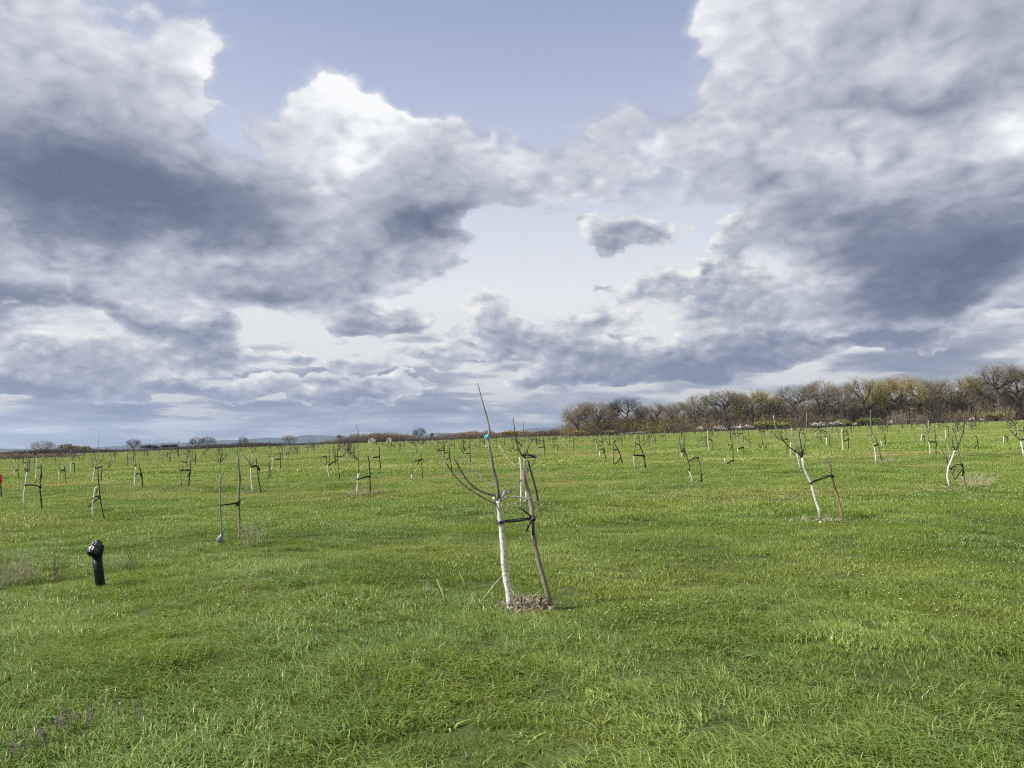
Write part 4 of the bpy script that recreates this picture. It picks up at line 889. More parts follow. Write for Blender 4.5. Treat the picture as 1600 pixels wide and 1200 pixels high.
# ------------------------------------------------------------------ grown trees: woodland and far trees
def bare_tree(seed, spread=0.5, low=0.28):
    """a leafless tree 1 unit tall: trunk mesh and crown mesh; limbs reach for points of a rounded crown"""
    r = random.Random(seed); tr = MB(); cr = MB()
    rv = lambda: Vector((r.gauss(0, 1), r.gauss(0, 1), r.gauss(0, 1)))
    C = Vector((0, 0, low + (1 - low) * 0.46)); E = Vector((spread * 0.62, spread * 0.62, (1 - low) * 0.56))
    lob = [rv().normalized() for _ in range(5)]
    def shell(d, f):
        k = 0.86 + 0.20 * max(0, max(d.dot(q) for q in lob)) + r.uniform(-.05, .05)
        return C + Vector((d.x * E.x, d.y * E.y, d.z * E.z)) * (f * k)
    h0 = low; lean = Vector((r.uniform(-.03, .03), r.uniform(-.03, .03), 0))
    tp = [Vector((0, 0, -.02)), Vector((0, 0, h0 * .6)) + lean * .5, Vector((0, 0, h0 + .10)) + lean, Vector((0, 0, h0 + .38)) + lean * 2]
    tr.tube(tp, [0.030, .024, .019, .007], 8, cap=False)
    def limb(o, e, up, r0, r1, n, sides, mi=1):
        m = o.lerp(e, .5) + Vector((r.uniform(-1, 1), r.uniform(-1, 1), r.uniform(-.4, .4))) * (e - o).length * .10 - Vector((0, 0, up * (e - o).length))
        pts = [((1 - t) ** 2) * o + 2 * (1 - t) * t * m + (t ** 2) * e for t in [i / n for i in range(n + 1)]]
        if sides: cr.tube(pts, [r0 + (r1 - r0) * i / n for i in range(n + 1)], sides, mi, cap=False)
        else:
            s = (e - o).cross(rv())
            if s.length > 1e-6:
                s = s.normalized(); k = len(pts) // 2
                cr.add([tuple(pts[0] - s * r0), tuple(pts[0] + s * r0), tuple(pts[k] + s * (r0 + r1) / 2), tuple(pts[-1]), tuple(pts[k] - s * (r0 + r1) / 2)], [(0, 1, 2, 4), (4, 2, 3)], mi)
        return pts
    on = lambda pts, t: pts[min(len(pts) - 2, int(t * (len(pts) - 1)))].lerp(pts[min(len(pts) - 1, int(t * (len(pts) - 1)) + 1)], (t * (len(pts) - 1)) % 1.0)
    for i in range(10):
        a = i * 2.4 + r.uniform(-.3, .3); d = Vector((math.cos(a), math.sin(a), r.uniform(-.35, 1.1))).normalized()
        o = tp[1].lerp(tp[2], r.uniform(.3, 1)) if d.z < .3 else tp[2].lerp(tp[3], r.random())
        L1 = limb(o, shell(d, .62), .10, .0125, .0052, 4, 5, 0)
        for j in range(9):
            d2 = (d + rv() * .48 + Vector((0, 0, .15))).normalized(); o2 = on(L1, r.uniform(.25, 1) if j else 1.0)
            L2 = limb(o2, shell(d2, .82), .05, .0046, .0022, 3, 3, 0)
            for k in range(8):
                d3 = (d2 + rv() * .33 + Vector((0, 0, .12))).normalized(); o3 = on(L2, r.uniform(.2, 1) if k else 1.0)
                L3 = limb(o3, shell(d3, r.uniform(.88, 1.02)), .03, .0016, .0010, 2, 0)
                for m_ in range(6):
                    o4 = on(L3, r.uniform(.1, 1)); e4 = o4 + ((o4 - C).normalized() * .7 + rv() * .55 + Vector((0, 0, .5))).normalized() * r.uniform(.025, .07)
                    limb(o4, e4, 0, .0009, .0005, 2, 0)
    zmax = sorted(v[2] for v in cr.v)[int(len(cr.v) * .995)]
    for b in (tr, cr): b.v = [(x / zmax, y / zmax, z / zmax) for x, y, z in b.v]; b.smooth = False
    return tr, cr
def flecks(seed, n, size, shape=(1, 1, 1), stems=0, hollow=0.35, tall=False):
    """a bush: many small leaf or twig flecks through a rounded volume, on thin stems"""
    r = np.random.default_rng(seed); b = MB(); b.smooth = False
    lob = r.normal(0, 1, (7, 3)); lob /= np.linalg.norm(lob, axis=1)[:, None]; lob[:, 2] = np.abs(lob[:, 2]); lr = r.uniform(.28, .55, 7)
    k = r.integers(0, 7, n); d = r.normal(0, 1, (n, 3)); d /= np.linalg.norm(d, axis=1)[:, None]
    rad = lr[k] * (hollow + (1 - hollow) * r.random(n) ** .5)
    c = lob[k] * 0.55 * np.array([1, 1, .75]) + d * rad[:, None]; c[:, 2] = c[:, 2] * 0.55 + 0.45
    c *= np.array(shape) * np.array([.62, .62, 1.0]); c[:, 2] = np.maximum(c[:, 2], 0.02)
    a = r.normal(0, 1, (n, 3)); a /= np.linalg.norm(a, axis=1)[:, None]
    if tall: a = a * .5 + np.array([0, 0, .9]); a /= np.linalg.norm(a, axis=1)[:, None]
    q = np.cross(a, r.normal(0, 1, (n, 3))); q /= np.linalg.norm(q, axis=1)[:, None]
    s = size * r.uniform(.5, 1.3, n)[:, None]
    asp = .14 if tall else .55
    P = np.stack([c - a * s, c + q * s * asp, c + a * s, c - q * s * asp], 1).reshape(-1, 3)
    b.add([tuple(v) for v in P.tolist()], [(4 * i, 4 * i + 1, 4 * i + 2, 4 * i + 3) for i in range(n)])
    st = MB()
    for i in range(stems):
        e = c[r.integers(0, n)]; st.tube([(e[0] * .12, e[1] * .12, -.03), (e[0] * .5, e[1] * .5, e[2] * .55), tuple(e)], [.014, .010, .004], 4, cap=False)
    return b, st
def stems_clump(seed, n=46):
    """a thicket: many near upright whippy stems with side twigs, 1 unit tall"""
    r = random.Random(seed); b = MB(); b.smooth = False
    for i in range(n):
        a = r.uniform(0, 6.28); q = .5 * math.sqrt(r.random()); x, y = math.cos(a) * q, math.sin(a) * q; h = r.uniform(.45, 1.0) * (1 - .5 * q * q)
        lx, ly = x * .35 + r.uniform(-.14, .14), y * .35 + r.uniform(-.14, .14); w = r.uniform(.004, .009)
        pt = lambda t: Vector((x + lx * t ** 1.4, y + ly * t ** 1.4, h * t - .03))
        for s in ((1, 0), (0, 1)):
            d = Vector((s[0], s[1], 0)) * w
            b.add([tuple(pt(0) - d), tuple(pt(0) + d), tuple(pt(.5) + d * .8), tuple(pt(1)), tuple(pt(.5) - d * .8)], [(0, 1, 2, 4), (4, 2, 3)])
        for j in range(13):
            t = r.uniform(.2, 1); o = pt(t); L = r.uniform(.05, .17); e = o + Vector((r.uniform(-1, 1), r.uniform(-1, 1), r.uniform(.2, 1.3))).normalized() * L
            d = Vector((r.uniform(-1, 1), r.uniform(-1, 1), r.uniform(-1, 1))).normalized() * r.uniform(.004, .009)
            b.add([tuple(o - d), tuple(o + d), tuple(e)], [(0, 1, 2)])
    return b, MB()
def build_far():
    # ---- the woodland on the right: each tree of its front by itself
    kinds = {}
    for i in range(8):
        a, b = bare_tree(900 + i, spread=(.78, .62, .85, .55, .72, .9, .95, 1.05)[i], low=(.24, .30, .20, .30, .25, .24, .06, .08)[i]); kinds[i] = (a, b)
    crown_mesh = {}; trunk_mesh = {}
    def tree(px, py, top, k, twig, Y, label, rz, wide=1.0, group='bare trees along the woodland front'):
        p = at(px, py, Y); z = float(height(p.x, p.y)); h = (py - top) / FOC * Y
        root = empty('bare_tree', (p.x, p.y, z), rz); tag(root, label, 'tree', group)
        if k not in trunk_mesh: trunk_mesh[k] = kinds[k][0].mesh('trunk', M['wood_trunk'])
        if (k, twig) not in crown_mesh: crown_mesh[(k, twig)] = kinds[k][1].mesh('crown', [M['wood_trunk'], M[twig]])
        root.scale = (h * wide, h * wide, h)
        for nm, me in (('trunk', trunk_mesh[k]), ('crown', crown_mesh[(k, twig)])): link(nm, me, root)
    front = [ # x, base y, top y, kind, twigs, distance, label
        (903, 684, 630, 0, 'twig_pink', 196, 'low pinkish-brown tree at the left end of the woodland'), (916, 683, 629, 3, 'twig_pink', 204, 'second pinkish tree from the left end of the woodland'), (934, 682, 627, 2, 'twig_pink', 198, 'broad pinkish-brown tree, third from the left end of the woodland'), (953, 681, 631, 1, 'twig_pink', 206, 'narrow tree just left of the dark spreading one at the woodland end'),
        (979, 680, 621, 5, 'twig_dark', 200, 'dark wide-spreading tree near the left end of the woodland'), (1004, 678, 632, 3, 'twig_brown', 207, 'thin tree right of the dark wide-spreading one'), (1026, 677, 628, 1, 'twig_pink', 203, 'thin pale-twigged tree before the dip in the woodland skyline'), (1058, 675, 626, 4, 'twig_brown', 208, 'low grey tree in the dip of the woodland skyline'),
        (1092, 674, 614, 2, 'twig_olive', 204, 'olive-tinged rounded tree where the skyline rises again'), (1132, 672, 606, 5, 'twig_brown', 200, 'large vase-shaped bare tree right of the olive-tinged one'), (1158, 671, 612, 1, 'twig_brown', 206, 'slim tree between two large bare trees'), (1174, 670, 606, 0, 'twig_olive', 202, 'large bare tree with faint olive twigs above the white blossom'), (1196, 669, 608, 4, 'twig_brown', 207, 'bare tree standing above the yellow-green bush'), (1214, 668, 616, 3, 'twig_brown', 204, 'low bare tree right of the yellow-green bush'),
        (1246, 667, 597, 5, 'twig_brown', 200, 'big dark-limbed tree behind the broad grey young tree'), (1281, 666, 590, 1, 'twig_brown', 203, 'tall upright tree with a straight visible trunk'), (1316, 665, 597, 2, 'twig_brown', 199, 'dark dense bare tree left of the first mustard tree'), (1353, 664, 588, 0, 'twig_olive', 201, 'tree with olive-mustard buds and a forked dark trunk'), (1384, 663, 589, 4, 'twig_olive', 205, 'tree between the two mustard-tinged trees'), (1407, 663, 585, 2, 'twig_mustard', 200, 'brightest mustard-yellow tree of the woodland'),
        (1441, 662, 590, 3, 'twig_brown', 206, 'thin-twigged grey tree right of the brightest mustard tree'), (1464, 661, 591, 4, 'twig_brown', 203, 'rounded bare tree before the tall ones on the right'), (1497, 660, 585, 0, 'twig_olive', 205, 'olive-topped tree left of the tallest tree'), (1530, 660, 590, 1, 'twig_brown', 210, 'slim bare tree beside the tallest tree'), (1563, 659, 567, 5, 'twig_brown', 200, 'tallest tree of the woodland with an open vase crown'), (1597, 658, 574, 2, 'twig_brown', 203, 'tall tree cut by the right edge of the view'),
        (1640, 657, 572, 0, 'twig_brown', 202, 'tall tree beyond the right edge of the view'), (1685, 656, 580, 4, 'twig_brown', 204, 'second tree beyond the right edge of the view'),
    ]
    for i, (px, py, top, k, tw, Y, lab) in enumerate(front): tree(px, py, top, k, tw, Y, lab, i * 1.7, 1.05 + 0.12 * math.sin(i * 2.3))
    NAMES = [q for q in MARKS if q[0] > 890]
    used = {}
    def beside(px, names):
        d, x, nm = min((abs(px - x), x, nm) for x, nm in names)
        for s in ('', ', a little to its left' if px < x else ', a little to its right', ', farther to its left' if px < x else ', farther to its right'):
            if (nm, s) not in used: break
        used[(nm, s)] = 1
        return nm + s
    for i in range(17):
        px = 905 + i * 46 + rnd.uniform(-9, 9); q = (px - 890) / 710
        tree(px, 684 - 27 * min(q, 1), 643 - 38 * min(1, max(0, q)) + rnd.uniform(-4, 9), rnd.randrange(6), rnd.choice(['twig_brown', 'twig_brown', 'twig_pink', 'twig_olive']), 222 + rnd.uniform(-5, 14), 'bare tree half hidden behind the ' + beside(px, NAMES), rnd.uniform(0, 6), 1.1, 'half hidden trees in the second row of the woodland')
    # ---- undergrowth
    used.clear()
    shapes = [flecks(700 + i, 1300, .050, (1, 1, 1), 12, .15) for i in range(3)]
    airy = [flecks(740 + i, 260, .036, (1.1, 1.1, 1), 22, .05) for i in range(3)]
    twiggy = [stems_clump(720 + i, 60) for i in range(4)]
    bm = {}
    def bush(px, py, top, w, mt, Y, label, k=0, twig=False, group='shrubs along the foot of the woodland'):
        p = at(px, py, Y); z = float(height(p.x, p.y)); s = (py - top) / FOC * Y; ww = w / FOC * Y
        src = (twiggy if twig else airy if mt == 'blossom' else shapes)[k]; key = (k, mt, twig)
        if key not in bm: bm[key] = (src[0].mesh('foliage', M[mt]), src[1].mesh('stem', M['wood_trunk']))
        root = empty('shrub', (p.x, p.y, z - 0.05), rnd.uniform(0, 6)); tag(root, label, 'shrub', group); root.scale = (ww, ww, s)
        link('twigs' if twig else 'foliage', bm[key][0], root)
        if not twig: link('stem', bm[key][1], root)
    for i, b in enumerate([
        (1122, 668, 657, 26, 'blossom', 192, 'low white blossoming shrub at the left of the longest white patch'), (1145, 667, 656, 22, 'blossom', 191, 'white blossoming shrub in the middle of the longest white patch'), (1166, 667, 655, 26, 'blossom', 192, 'tallest white blossoming shrub left of the yellow-green bush'),
        (990, 678, 672, 22, 'blossom', 189, 'small white blossoming shrub below the dark spreading tree'), (1003, 677, 670, 14, 'blossom', 189, 'smaller white blossom right of the one below the dark tree'), (972, 678, 673, 9, 'blossom', 189, 'tiny white blossom at the field edge by the woodland end'), (1092, 672, 661, 18, 'blossom', 195, 'faint white blossom below the olive-tinged tree'),
        (1281, 663, 651, 26, 'blossom', 190, 'bright white blossoming shrub below the straight-trunked tree'), (1308, 662, 650, 22, 'blossom', 192, 'white blossom left of the round yellow-green bush'), (1338, 662, 653, 10, 'blossom', 190, 'small white blossom touching the round yellow-green bush'), (1391, 657, 646, 9, 'blossom', 190, 'pale blossom spot right of the round yellow-green bush'), (1518, 653, 643, 9, 'blossom', 190, 'white blossom on the right, left one of two'), (1534, 653, 646, 8, 'blossom', 190, 'white blossom on the right, right one of two'),
        (1196, 668, 651, 34, 'bush_green', 192, 'yellow-green bush right of the longest white blossom patch'), (1222, 667, 653, 26, 'bush_green', 193, 'paler green bush beside the yellow-green one'), (1317, 662, 648, 24, 'bush_green', 193, 'green bush behind the white blossom'), (1357, 661, 645, 36, 'bush_green', 191, 'round yellow-green bush below the olive-mustard tree'), (955, 681, 670, 24, 'twig_olive', 190, 'olive bush at the foot of the pinkish trees'), (904, 684, 672, 26, 'twig_olive', 189, 'olive bush at the very left end of the woodland'), (1557, 656, 638, 32, 'twig_olive', 192, 'olive-brown bush below the tallest tree'),
        ]): bush(*b, k=i % 3)
    for i in range(46):
        px = 893 + i * 16.6 + rnd.uniform(-5, 5); q = min(1, (px - 890) / 710)
        base = 684 - 27 * q
        bush(px, base, base - rnd.uniform(16, 30) - 8 * q, rnd.uniform(24, 42), rnd.choice(['bush_brown', 'bush_brown', 'bush_tan', 'twig_pink', 'bush_brown'] if q > .45 else ['bush_tan', 'twig_pink', 'bush_tan', 'twig_olive', 'bush_brown']), 196 + rnd.uniform(-2, 6), 'brown shrub by the ' + beside(px, NAMES), rnd.randrange(4), True, 'brown undergrowth shrubs of the woodland')
    # the mass of brown growth between and behind them
    n = 1500; q = nr.uniform(0, 1.18, n); px = 892 + 710 * q; Y = 203 + nr.uniform(0, 34, n)
    X = (px - 800) / FOC * Y; Z = height(X, Y)
    hgt = (4.3 + 3.3 * np.clip(q * 1.15, 0, 1)) * nr.uniform(.7, 1.35, n); wid = nr.uniform(3.5, 6.5, n)
    meshes = []
    for i, mt in enumerate(('bush_brown', 'bush_brown', 'bush_tan', 'twig_pink')):
        meshes.append(twiggy[i][0].mesh('thicket', M[mt]))
    pk = np.where(q < .25, nr.integers(2, 4, n), nr.choice([0, 1, 0, 1, 2], n))
    scatter('woodland_thicket', np.stack([X, Y, Z - .2], -1), nr.uniform(0, 6.28, n), np.stack([wid, wid, hgt], -1), pk, meshes, 'brown tangled undergrowth filling the woodland')
    # ---- far side of the field, left and middle
    def strip(name, label, x0, x1, n, Y0, Y1, hf, mats, base=None):
        px = nr.uniform(x0, x1, n); Y = nr.uniform(Y0, Y1, n); X = (px - 800) / FOC * Y; Z = height(X, Y)
        if base is not None: Z = np.maximum(Z, CAM_H + np.array([ray(a, base(a))[1] for a in px]) * Y - 0.6)
        h = np.array([hf(a) for a in px]) / FOC * Y * nr.uniform(.65, 1.2, n); w = nr.uniform(3, 7, n)
        ms = [twiggy[i % 4][0].mesh(name + '_twigs', M[m_]) for i, m_ in enumerate(mats)]
        scatter(name, np.stack([X, Y, Z - .3], -1), nr.uniform(0, 6.28, n), np.stack([w, w, h], -1), nr.integers(0, len(mats), n), ms, label)
    strip('low_hedge', 'low rusty-brown hedge along the far left edge of the field', -140, 520, 620, 244, 256, lambda a: 8 - 0.004 * a + 2.5 * math.sin(a * .021), ['twig_dark', 'bush_brown', 'bush_rust', 'twig_dark'])
    strip('thicket_belt', 'long low brown thicket beyond the middle of the field', 505, 900, 560, 250, 264, lambda a: (14 if a < 640 else 10) + 3 * math.sin(a * .045) - max(0, 560 - a) * .12, ['bush_brown', 'twig_pink', 'bush_tan', 'bush_rust'])
    strip('dry_reeds', 'tan dry growth at the left end of the field', -140, 110, 160, 150, 178, lambda a: 9 + 2 * math.sin(a * .06), ['bush_tan', 'twig_pink', 'bush_tan', 'bush_tan'])
    ex = 'trees far off beyond the field'
    for (px, py, top, k, tw, Y, lab, wide) in [
        (68, 714, 690, 6, 'twig_pink', 268, 'pale bare spreading tree at the far left beyond the field', 1.5), (137, 712, 698, 3, 'twig_dark', 285, 'small dark thin tree right of the greenish bush', .8), (208, 711, 691, 7, 'twig_dark', 272, 'dark dense round-headed tree alone on the left skyline', 1.05), (306, 706, 687, 6, 'twig_dark', 275, 'left one of the pair of dark bare trees', 1.1), (325, 706, 687, 7, 'twig_dark', 276, 'right one of the pair of dark bare trees', 1.1),
        (379, 704, 687, 6, 'twig_dark', 280, 'small narrow dark tree right of the dark pair', .9), (452, 700, 684, 7, 'twig_pink', 270, 'pale wide bare tree left of the long brown thicket', 1.3), (656, 690, 669, 6, 'twig_dark', 268, 'bare round tree standing above the long brown thicket', 1.1), (675, 689, 678, 3, 'twig_dark', 275, 'small bare tree right of the round one above the thicket', 1.0),
        (555, 694, 678, 6, 'twig_brown', 280, 'bare tree at the high left part of the thicket', 1.2), (590, 692, 677, 7, 'twig_pink', 282, 'pinkish bare tree above the two white sheds', 1.3), (530, 695, 681, 1, 'twig_brown', 284, 'dark bare tree at the left end of the thicket', 1.2), (740, 687, 674, 6, 'twig_pink', 276, 'tan bare tree left of the nearest tree leader', 1.4), (764, 686, 673, 7, 'twig_pink', 279, 'tan bare tree directly behind the blue tape', 1.3)]:
        tree(px, py, top, k, tw, Y, lab, px * .3, wide, ex)
    for i, (px, py, top, w, mt, Y, lab) in enumerate([
        (105, 713, 695, 34, 'twig_olive', 268, 'greenish-olive bush right of the pale tree on the far left'), (130, 712, 698, 28, 'twig_olive', 270, 'second olive bush on the far left'), (265, 709, 698, 26, 'twig_dark', 266, 'low dark bush left of the dark pair of trees'), (234, 710, 700, 30, 'twig_dark', 268, 'low dark bush right of the round dark tree'),
        (800, 684, 671, 36, 'twig_mustard', 258, 'mustard-olive bush behind the many-stemmed tree'), (846, 682, 672, 26, 'twig_olive', 258, 'olive bush in the gap before the woodland'), (820, 683, 673, 22, 'twig_olive', 262, 'darker olive bush between the mustard bush and the woodland'), (877, 681, 673, 22, 'twig_olive', 256, 'olive bush touching the left end of the woodland'), (349, 706, 700, 9, 'blossom', 262, 'tiny white blossom right of the dark pair of trees')]):
        bush(px, py, top, w, mt, Y, lab, i % 3, False, 'bushes far off beyond the field')
    # two white sheds in the thicket
    for px, py, w, lab in ((581, 693.5, 10, 'tiny white shed with a pale gable roof, left of two in the thicket'), (608, 692.5, 8, 'tiny white shed with a pale gable roof, right of two in the thicket')):
        Y = 246.0; p = at(px, py, Y); W = w / FOC * Y; H_ = 3.6 / FOC * Y; z = max(float(height(p.x, p.y)), p.z - 0.2)
        root = empty('shed', (p.x, p.y, z)); tag(root, lab, 'shed', 'white sheds in the brown thicket')
        b = MB(); b.smooth = False; D = W * .9; h2 = H_ * 1.75
        b.add([(-W/2, -D/2, -1.2), (W/2, -D/2, -1.2), (W/2, D/2, -1.2), (-W/2, D/2, -1.2), (-W/2, -D/2, H_), (W/2, -D/2, H_), (W/2, D/2, H_), (-W/2, D/2, H_), (0, -D/2, h2), (0, D/2, h2)],
              [(0, 1, 5, 8, 4), (1, 2, 6, 5), (2, 3, 7, 9, 6), (3, 0, 4, 7)])
        b.build('wall', M['white_wall'], root)
        b = MB(); b.smooth = False; e = .12
        for s in (-1, 1):
            b.add([(s * (W/2 + e), -D/2 - e, H_ - .05), (s * (W/2 + e), D/2 + e, H_ - .05), (0, D/2 + e, h2 + .06), (0, -D/2 - e, h2 + .06), (s * (W/2 + e), -D/2 - e, H_ + .05), (s * (W/2 + e), D/2 + e, H_ + .05), (0, D/2 + e, h2 + .18), (0, -D/2 - e, h2 + .18)],
                  [(0, 1, 2, 3), (4, 5, 6, 7), (0, 1, 5, 4), (0, 3, 7, 4), (1, 2, 6, 5)])
        b.build('roof', M['grey_roof'], root)
        b = MB(); b.smooth = False; b.add([(-.16, -D/2 - .02, 0), (.16, -D/2 - .02, 0), (.16, -D/2 - .02, H_ * .6), (-.16, -D/2 - .02, H_ * .6), (-.16, -D/2 + .02, 0), (.16, -D/2 + .02, 0), (.16, -D/2 + .02, H_ * .6), (-.16, -D/2 + .02, H_ * .6)], [(0, 1, 2, 3), (0, 1, 5, 4), (1, 2, 6, 5), (2, 3, 7, 6), (3, 0, 4, 7)])
        b.build('door', M['window'], root)
build_far()
# ------------------------------------------------------------------ small things near by
def build_pipe():
    bx, by, bz = ground_at(158, 915); k = by / FOC
    root = empty('standpipe', (bx, by, bz)); tag(root, 'black plastic standpipe with a fat ribbed coupling, leaning in the grass on the left', 'standpipe')
    O = Vector((bx, by, bz)); c = lambda px, py, dy=0: at(px, py, by + dy) - O
    r = 13.6 * k / 2; top = c(151.5, 868)
    b = MB(); b.tube([(0.003, 0, -.15), (0, 0, 0), (c(158, 914) + top) / 2 - c(158, 914) * 0 if False else (Vector((0, 0, 0)) + top) / 2, top], r, 24); b.build('pipe', M['plastic'], root)
    # elbow body, turned towards the viewer and a little downward
    body = c(152.5, 857); ax = Vector((-0.12, -0.62, -0.78)).normalized()
    b = MB(); b.tube([top - Vector((0, 0, .01)), top + Vector((0, 0, .012)), body + Vector((.004, .01, 0)), body + Vector((.002, .014, .025))], [r * 1.04, r * 1.16, r * 1.2, r * .8], 24)
    b.tube([body + Vector((.028, .02, -.034)), body + Vector((.030, .02, -.02)), body + Vector((.030, .02, .030)), body + Vector((.030, .02, .042))], [r * .4, r * .58, r * .58, r * .4], 18); b.build('elbow', M['plastic'], root)
    # ribbed clamping nut
    b = MB(); m = 36
    rings = [(-.085, .86), (-.080, 1.02), (-.050, 1.06), (-.046, 1.30), (.000, 1.36), (.004, 1.22), (.016, 1.22), (.020, 1.38), (.060, 1.34), (.066, 1.18), (.080, 1.12), (.082, .96)]
    P = [body + Vector((-.018, -.02, .012)) + ax * d for d, _ in rings]; rr = [r * q * 0.86 for _, q in rings]
    z = Vector((0, 0, 1)); s1 = ax.cross(z).normalized(); s2 = s1.cross(ax)
    vs = []; fs = []
    for p, q, (d, f) in zip(P, rr, rings):
        for j in range(m):
            a = 2 * math.pi * j / m; w = q * (1 + (.075 if (j % 4 < 2 and f > 1.25) else 0)); vs.append(tuple(p + s1 * math.cos(a) * w + s2 * math.sin(a) * w))
    for i in range(len(P) - 1):
        for j in range(m): fs.append((i * m + j, i * m + (j + 1) % m, (i + 1) * m + (j + 1) % m, (i + 1) * m + j))
    b.add(vs, fs); b.smooth = False; b.build('coupling_nut', M['plastic_grey'], root)
    b = MB(); e = P[-1]
    b.tube([e - ax * .02, e + ax * .012, e + ax * .012, e - ax * .01], [r * .93, r * .93, r * .76, r * .74], 28); b.build('rim', M['plastic'], root)
    b = MB(); b.tube([e - ax * .014, e - ax * .010], [r * .76, r * .76], 24); b.build('end_plug', M['plastic'], root)
    b = MB(); q = body + Vector((-.018, 0, .016)) + ax * .01
    b.tube([q + s2 * -r * 1.0 * (-1) , q + s2 * r * 1.36], [r * .28, r * .22], 10); b.build('bolt', M['plastic'], root)
build_pipe()
def at_ground(px, py, sink=0.0):
    x, y, z = ground_at(px, py); return Vector((x, y, z - sink))
def build_bits():
    # tape on trees, bag
    Y = ground_at(797.3, 948)[1]; c = at(761.6, 682.5, Y); b = MB()
    k = Y / FOC
    b.tube([c + Vector((.004, 0, -.020)), c + Vector((.002, 0, -.008)), c + Vector((-.002, 0, .006)), c + Vector((.010, 0, .022))], [.012, .016, .015, .010], 12, rag=.3)
    b.tube([c + Vector((-.012, -.014, .012)), c + Vector((-.024, -.018, -.004)), c + Vector((-.022, -.016, -.022))], [.008, .010, .006], 6, flat=.4, rag=.2)
    tag(b.build('tape', M['tape_blue'], None, tuple(c)), 'bright blue tape wrapped round the leader of the nearest tree', 'tape')
    Y = ground_at(-7, 780)[1]; c = at(0.5, 747, Y + .15); k = Y / FOC; b = MB()
    b.tube([at(0.6, 741, Y + .12), at(0.4, 745, Y + .1), at(0.6, 750, Y + .1), at(1.2, 754, Y + .12)], [2.2 * k, 2.7 * k, 2.6 * k, 1.9 * k], 10, rag=.3)
    tag(b.build('tape', M['tape_red'], None, tuple(c)), 'red tape wrapped round the stake at the left edge', 'tape')
    p = at_ground(345, 846); Y = p.y; k = Y / FOC; b = MB()
    b.tube([p + Vector((0, 0, -.03)), at(344, 843, Y), at(344.6, 839.5, Y), at(345.8, 836.5, Y), at(347, 834, Y)], [3.4 * k, 3.8 * k, 3.0 * k, 2.0 * k, 1.0 * k], 12, rag=.9)
    b.tube([at(343, 846, Y - .05), at(341, 843, Y - .05), at(341.5, 840, Y - .03)], [2.0 * k, 2.4 * k, 1.2 * k], 8, rag=.5)
    tag(b.build('bag', M['foil'], None, tuple(p)), 'crumpled grey plastic bag at the foot of the unpainted sapling', 'bag')
    # cut suckers and loose sticks at the nearest tree
    for (a, q, w, lab, mt) in [((816, 945), (814, 931), 2.2, 'short cut stub just right of the nearest trunk', 'bark_dark'), ((821, 944), (818, 929), 2.4, 'taller cut stub in the litter beside the nearest trunk', 'bark_grey'), ((843, 943), (846, 933), 3.0, 'thick cut stub close to the thick grey stake', 'bark_dark')]:
        p = at_ground(*a); Y = p.y; kk = Y / FOC; b = MB(); e = at(q[0], q[1], Y)
        b.tube([p - Vector((0, 0, .05)), p.lerp(e, .5), e], [w * kk * .55, w * kk * .5, w * kk * .42], 8, rag=.2)
        tag(b.build('cut_stub', M[mt], None, tuple(p)), lab, 'stub', 'cut stubs in the litter under the nearest tree')
    for (a, q, w, lab, dy) in [((744, 937), (798, 884), 2.0, 'long dead stick propped against the nearest trunk', .12), ((701, 938), (682, 905), 1.5, 'thin dead stick leaning left, left of the nearest tree', .1), ((730, 912), (718, 895), 1.0, 'short thin dead stick left of the nearest trunk', .1)]:
        p = at_ground(*a); kk = p.y / FOC; e = at(q[0], q[1], p.y + dy); b = MB(); md = p.lerp(e, .5) + Vector((0, 0, -.008))
        b.tube([p - Vector((0, 0, .04)), md, e], [w * kk * .55, w * kk * .5, w * kk * .3], 7, rag=.2)
        tag(b.build('dead_stick', M['straw_grey'], None, tuple(p)), lab, 'stick', 'dead sticks by the nearest tree')
    # litter
    def litter(px, py, rx, ry, n, L, label, mts=('litter', 'straw'), pile=0.05):
        c = at_ground(px, py); b = MB(); b.smooth = False
        for i in range(n):
            a = rnd.uniform(0, 6.28); q = math.sqrt(rnd.random()); x, y = c.x + math.cos(a) * q * rx, c.y + math.sin(a) * q * ry
            z = float(height(x, y)) + rnd.uniform(0, pile) * (1.3 - q); d = Vector((rnd.uniform(-1, 1), rnd.uniform(-1, 1), rnd.uniform(-.15, .55))).normalized() * L * rnd.uniform(.4, 1.2); s = d.cross(Vector((rnd.uniform(-1, 1), rnd.uniform(-1, 1), 1))).normalized() * rnd.uniform(.0015, .0045)
            p = Vector((x, y, z)); b.add([tuple(p - s), tuple(p + s), tuple(p + d * .6 + s * .8), tuple(p + d), tuple(p + d * .6 - s * .8)], [(0, 1, 2, 4), (4, 2, 3)], rnd.randrange(2))
        o = b.build('dry_litter', [M[mts[0]], M[mts[1]]], None, tuple(c)); tag(o, label, kind='stuff')
    def soil(px, py, rx, ry, label):
        c = at_ground(px, py); vs = []; fs = []; n, m = 6, 20
        for i in range(n):
            for j in range(m):
                a = j / m * 6.28; q = (i / (n - 1)) * (1 + .22 * math.sin(3 * a + px) + .12 * math.sin(7 * a)); x, y = c.x + math.cos(a) * q * rx, c.y + math.sin(a) * q * ry
                vs.append((x, y, float(height(x, y)) + .035 * (1 - (i / (n - 1)) ** 2) * (1 + .4 * math.sin(a * 5 + i)) - .012 * (i == n - 1) + .004))
        for i in range(n - 1):
            for j in range(m): fs.append((i * m + j, i * m + (j + 1) % m, (i + 1) * m + (j + 1) % m, (i + 1) * m + j))
        b = MB(); b.add(vs, fs); o = b.build('soil_patch', M['soil'], None, tuple(c)); tag(o, label, kind='structure')
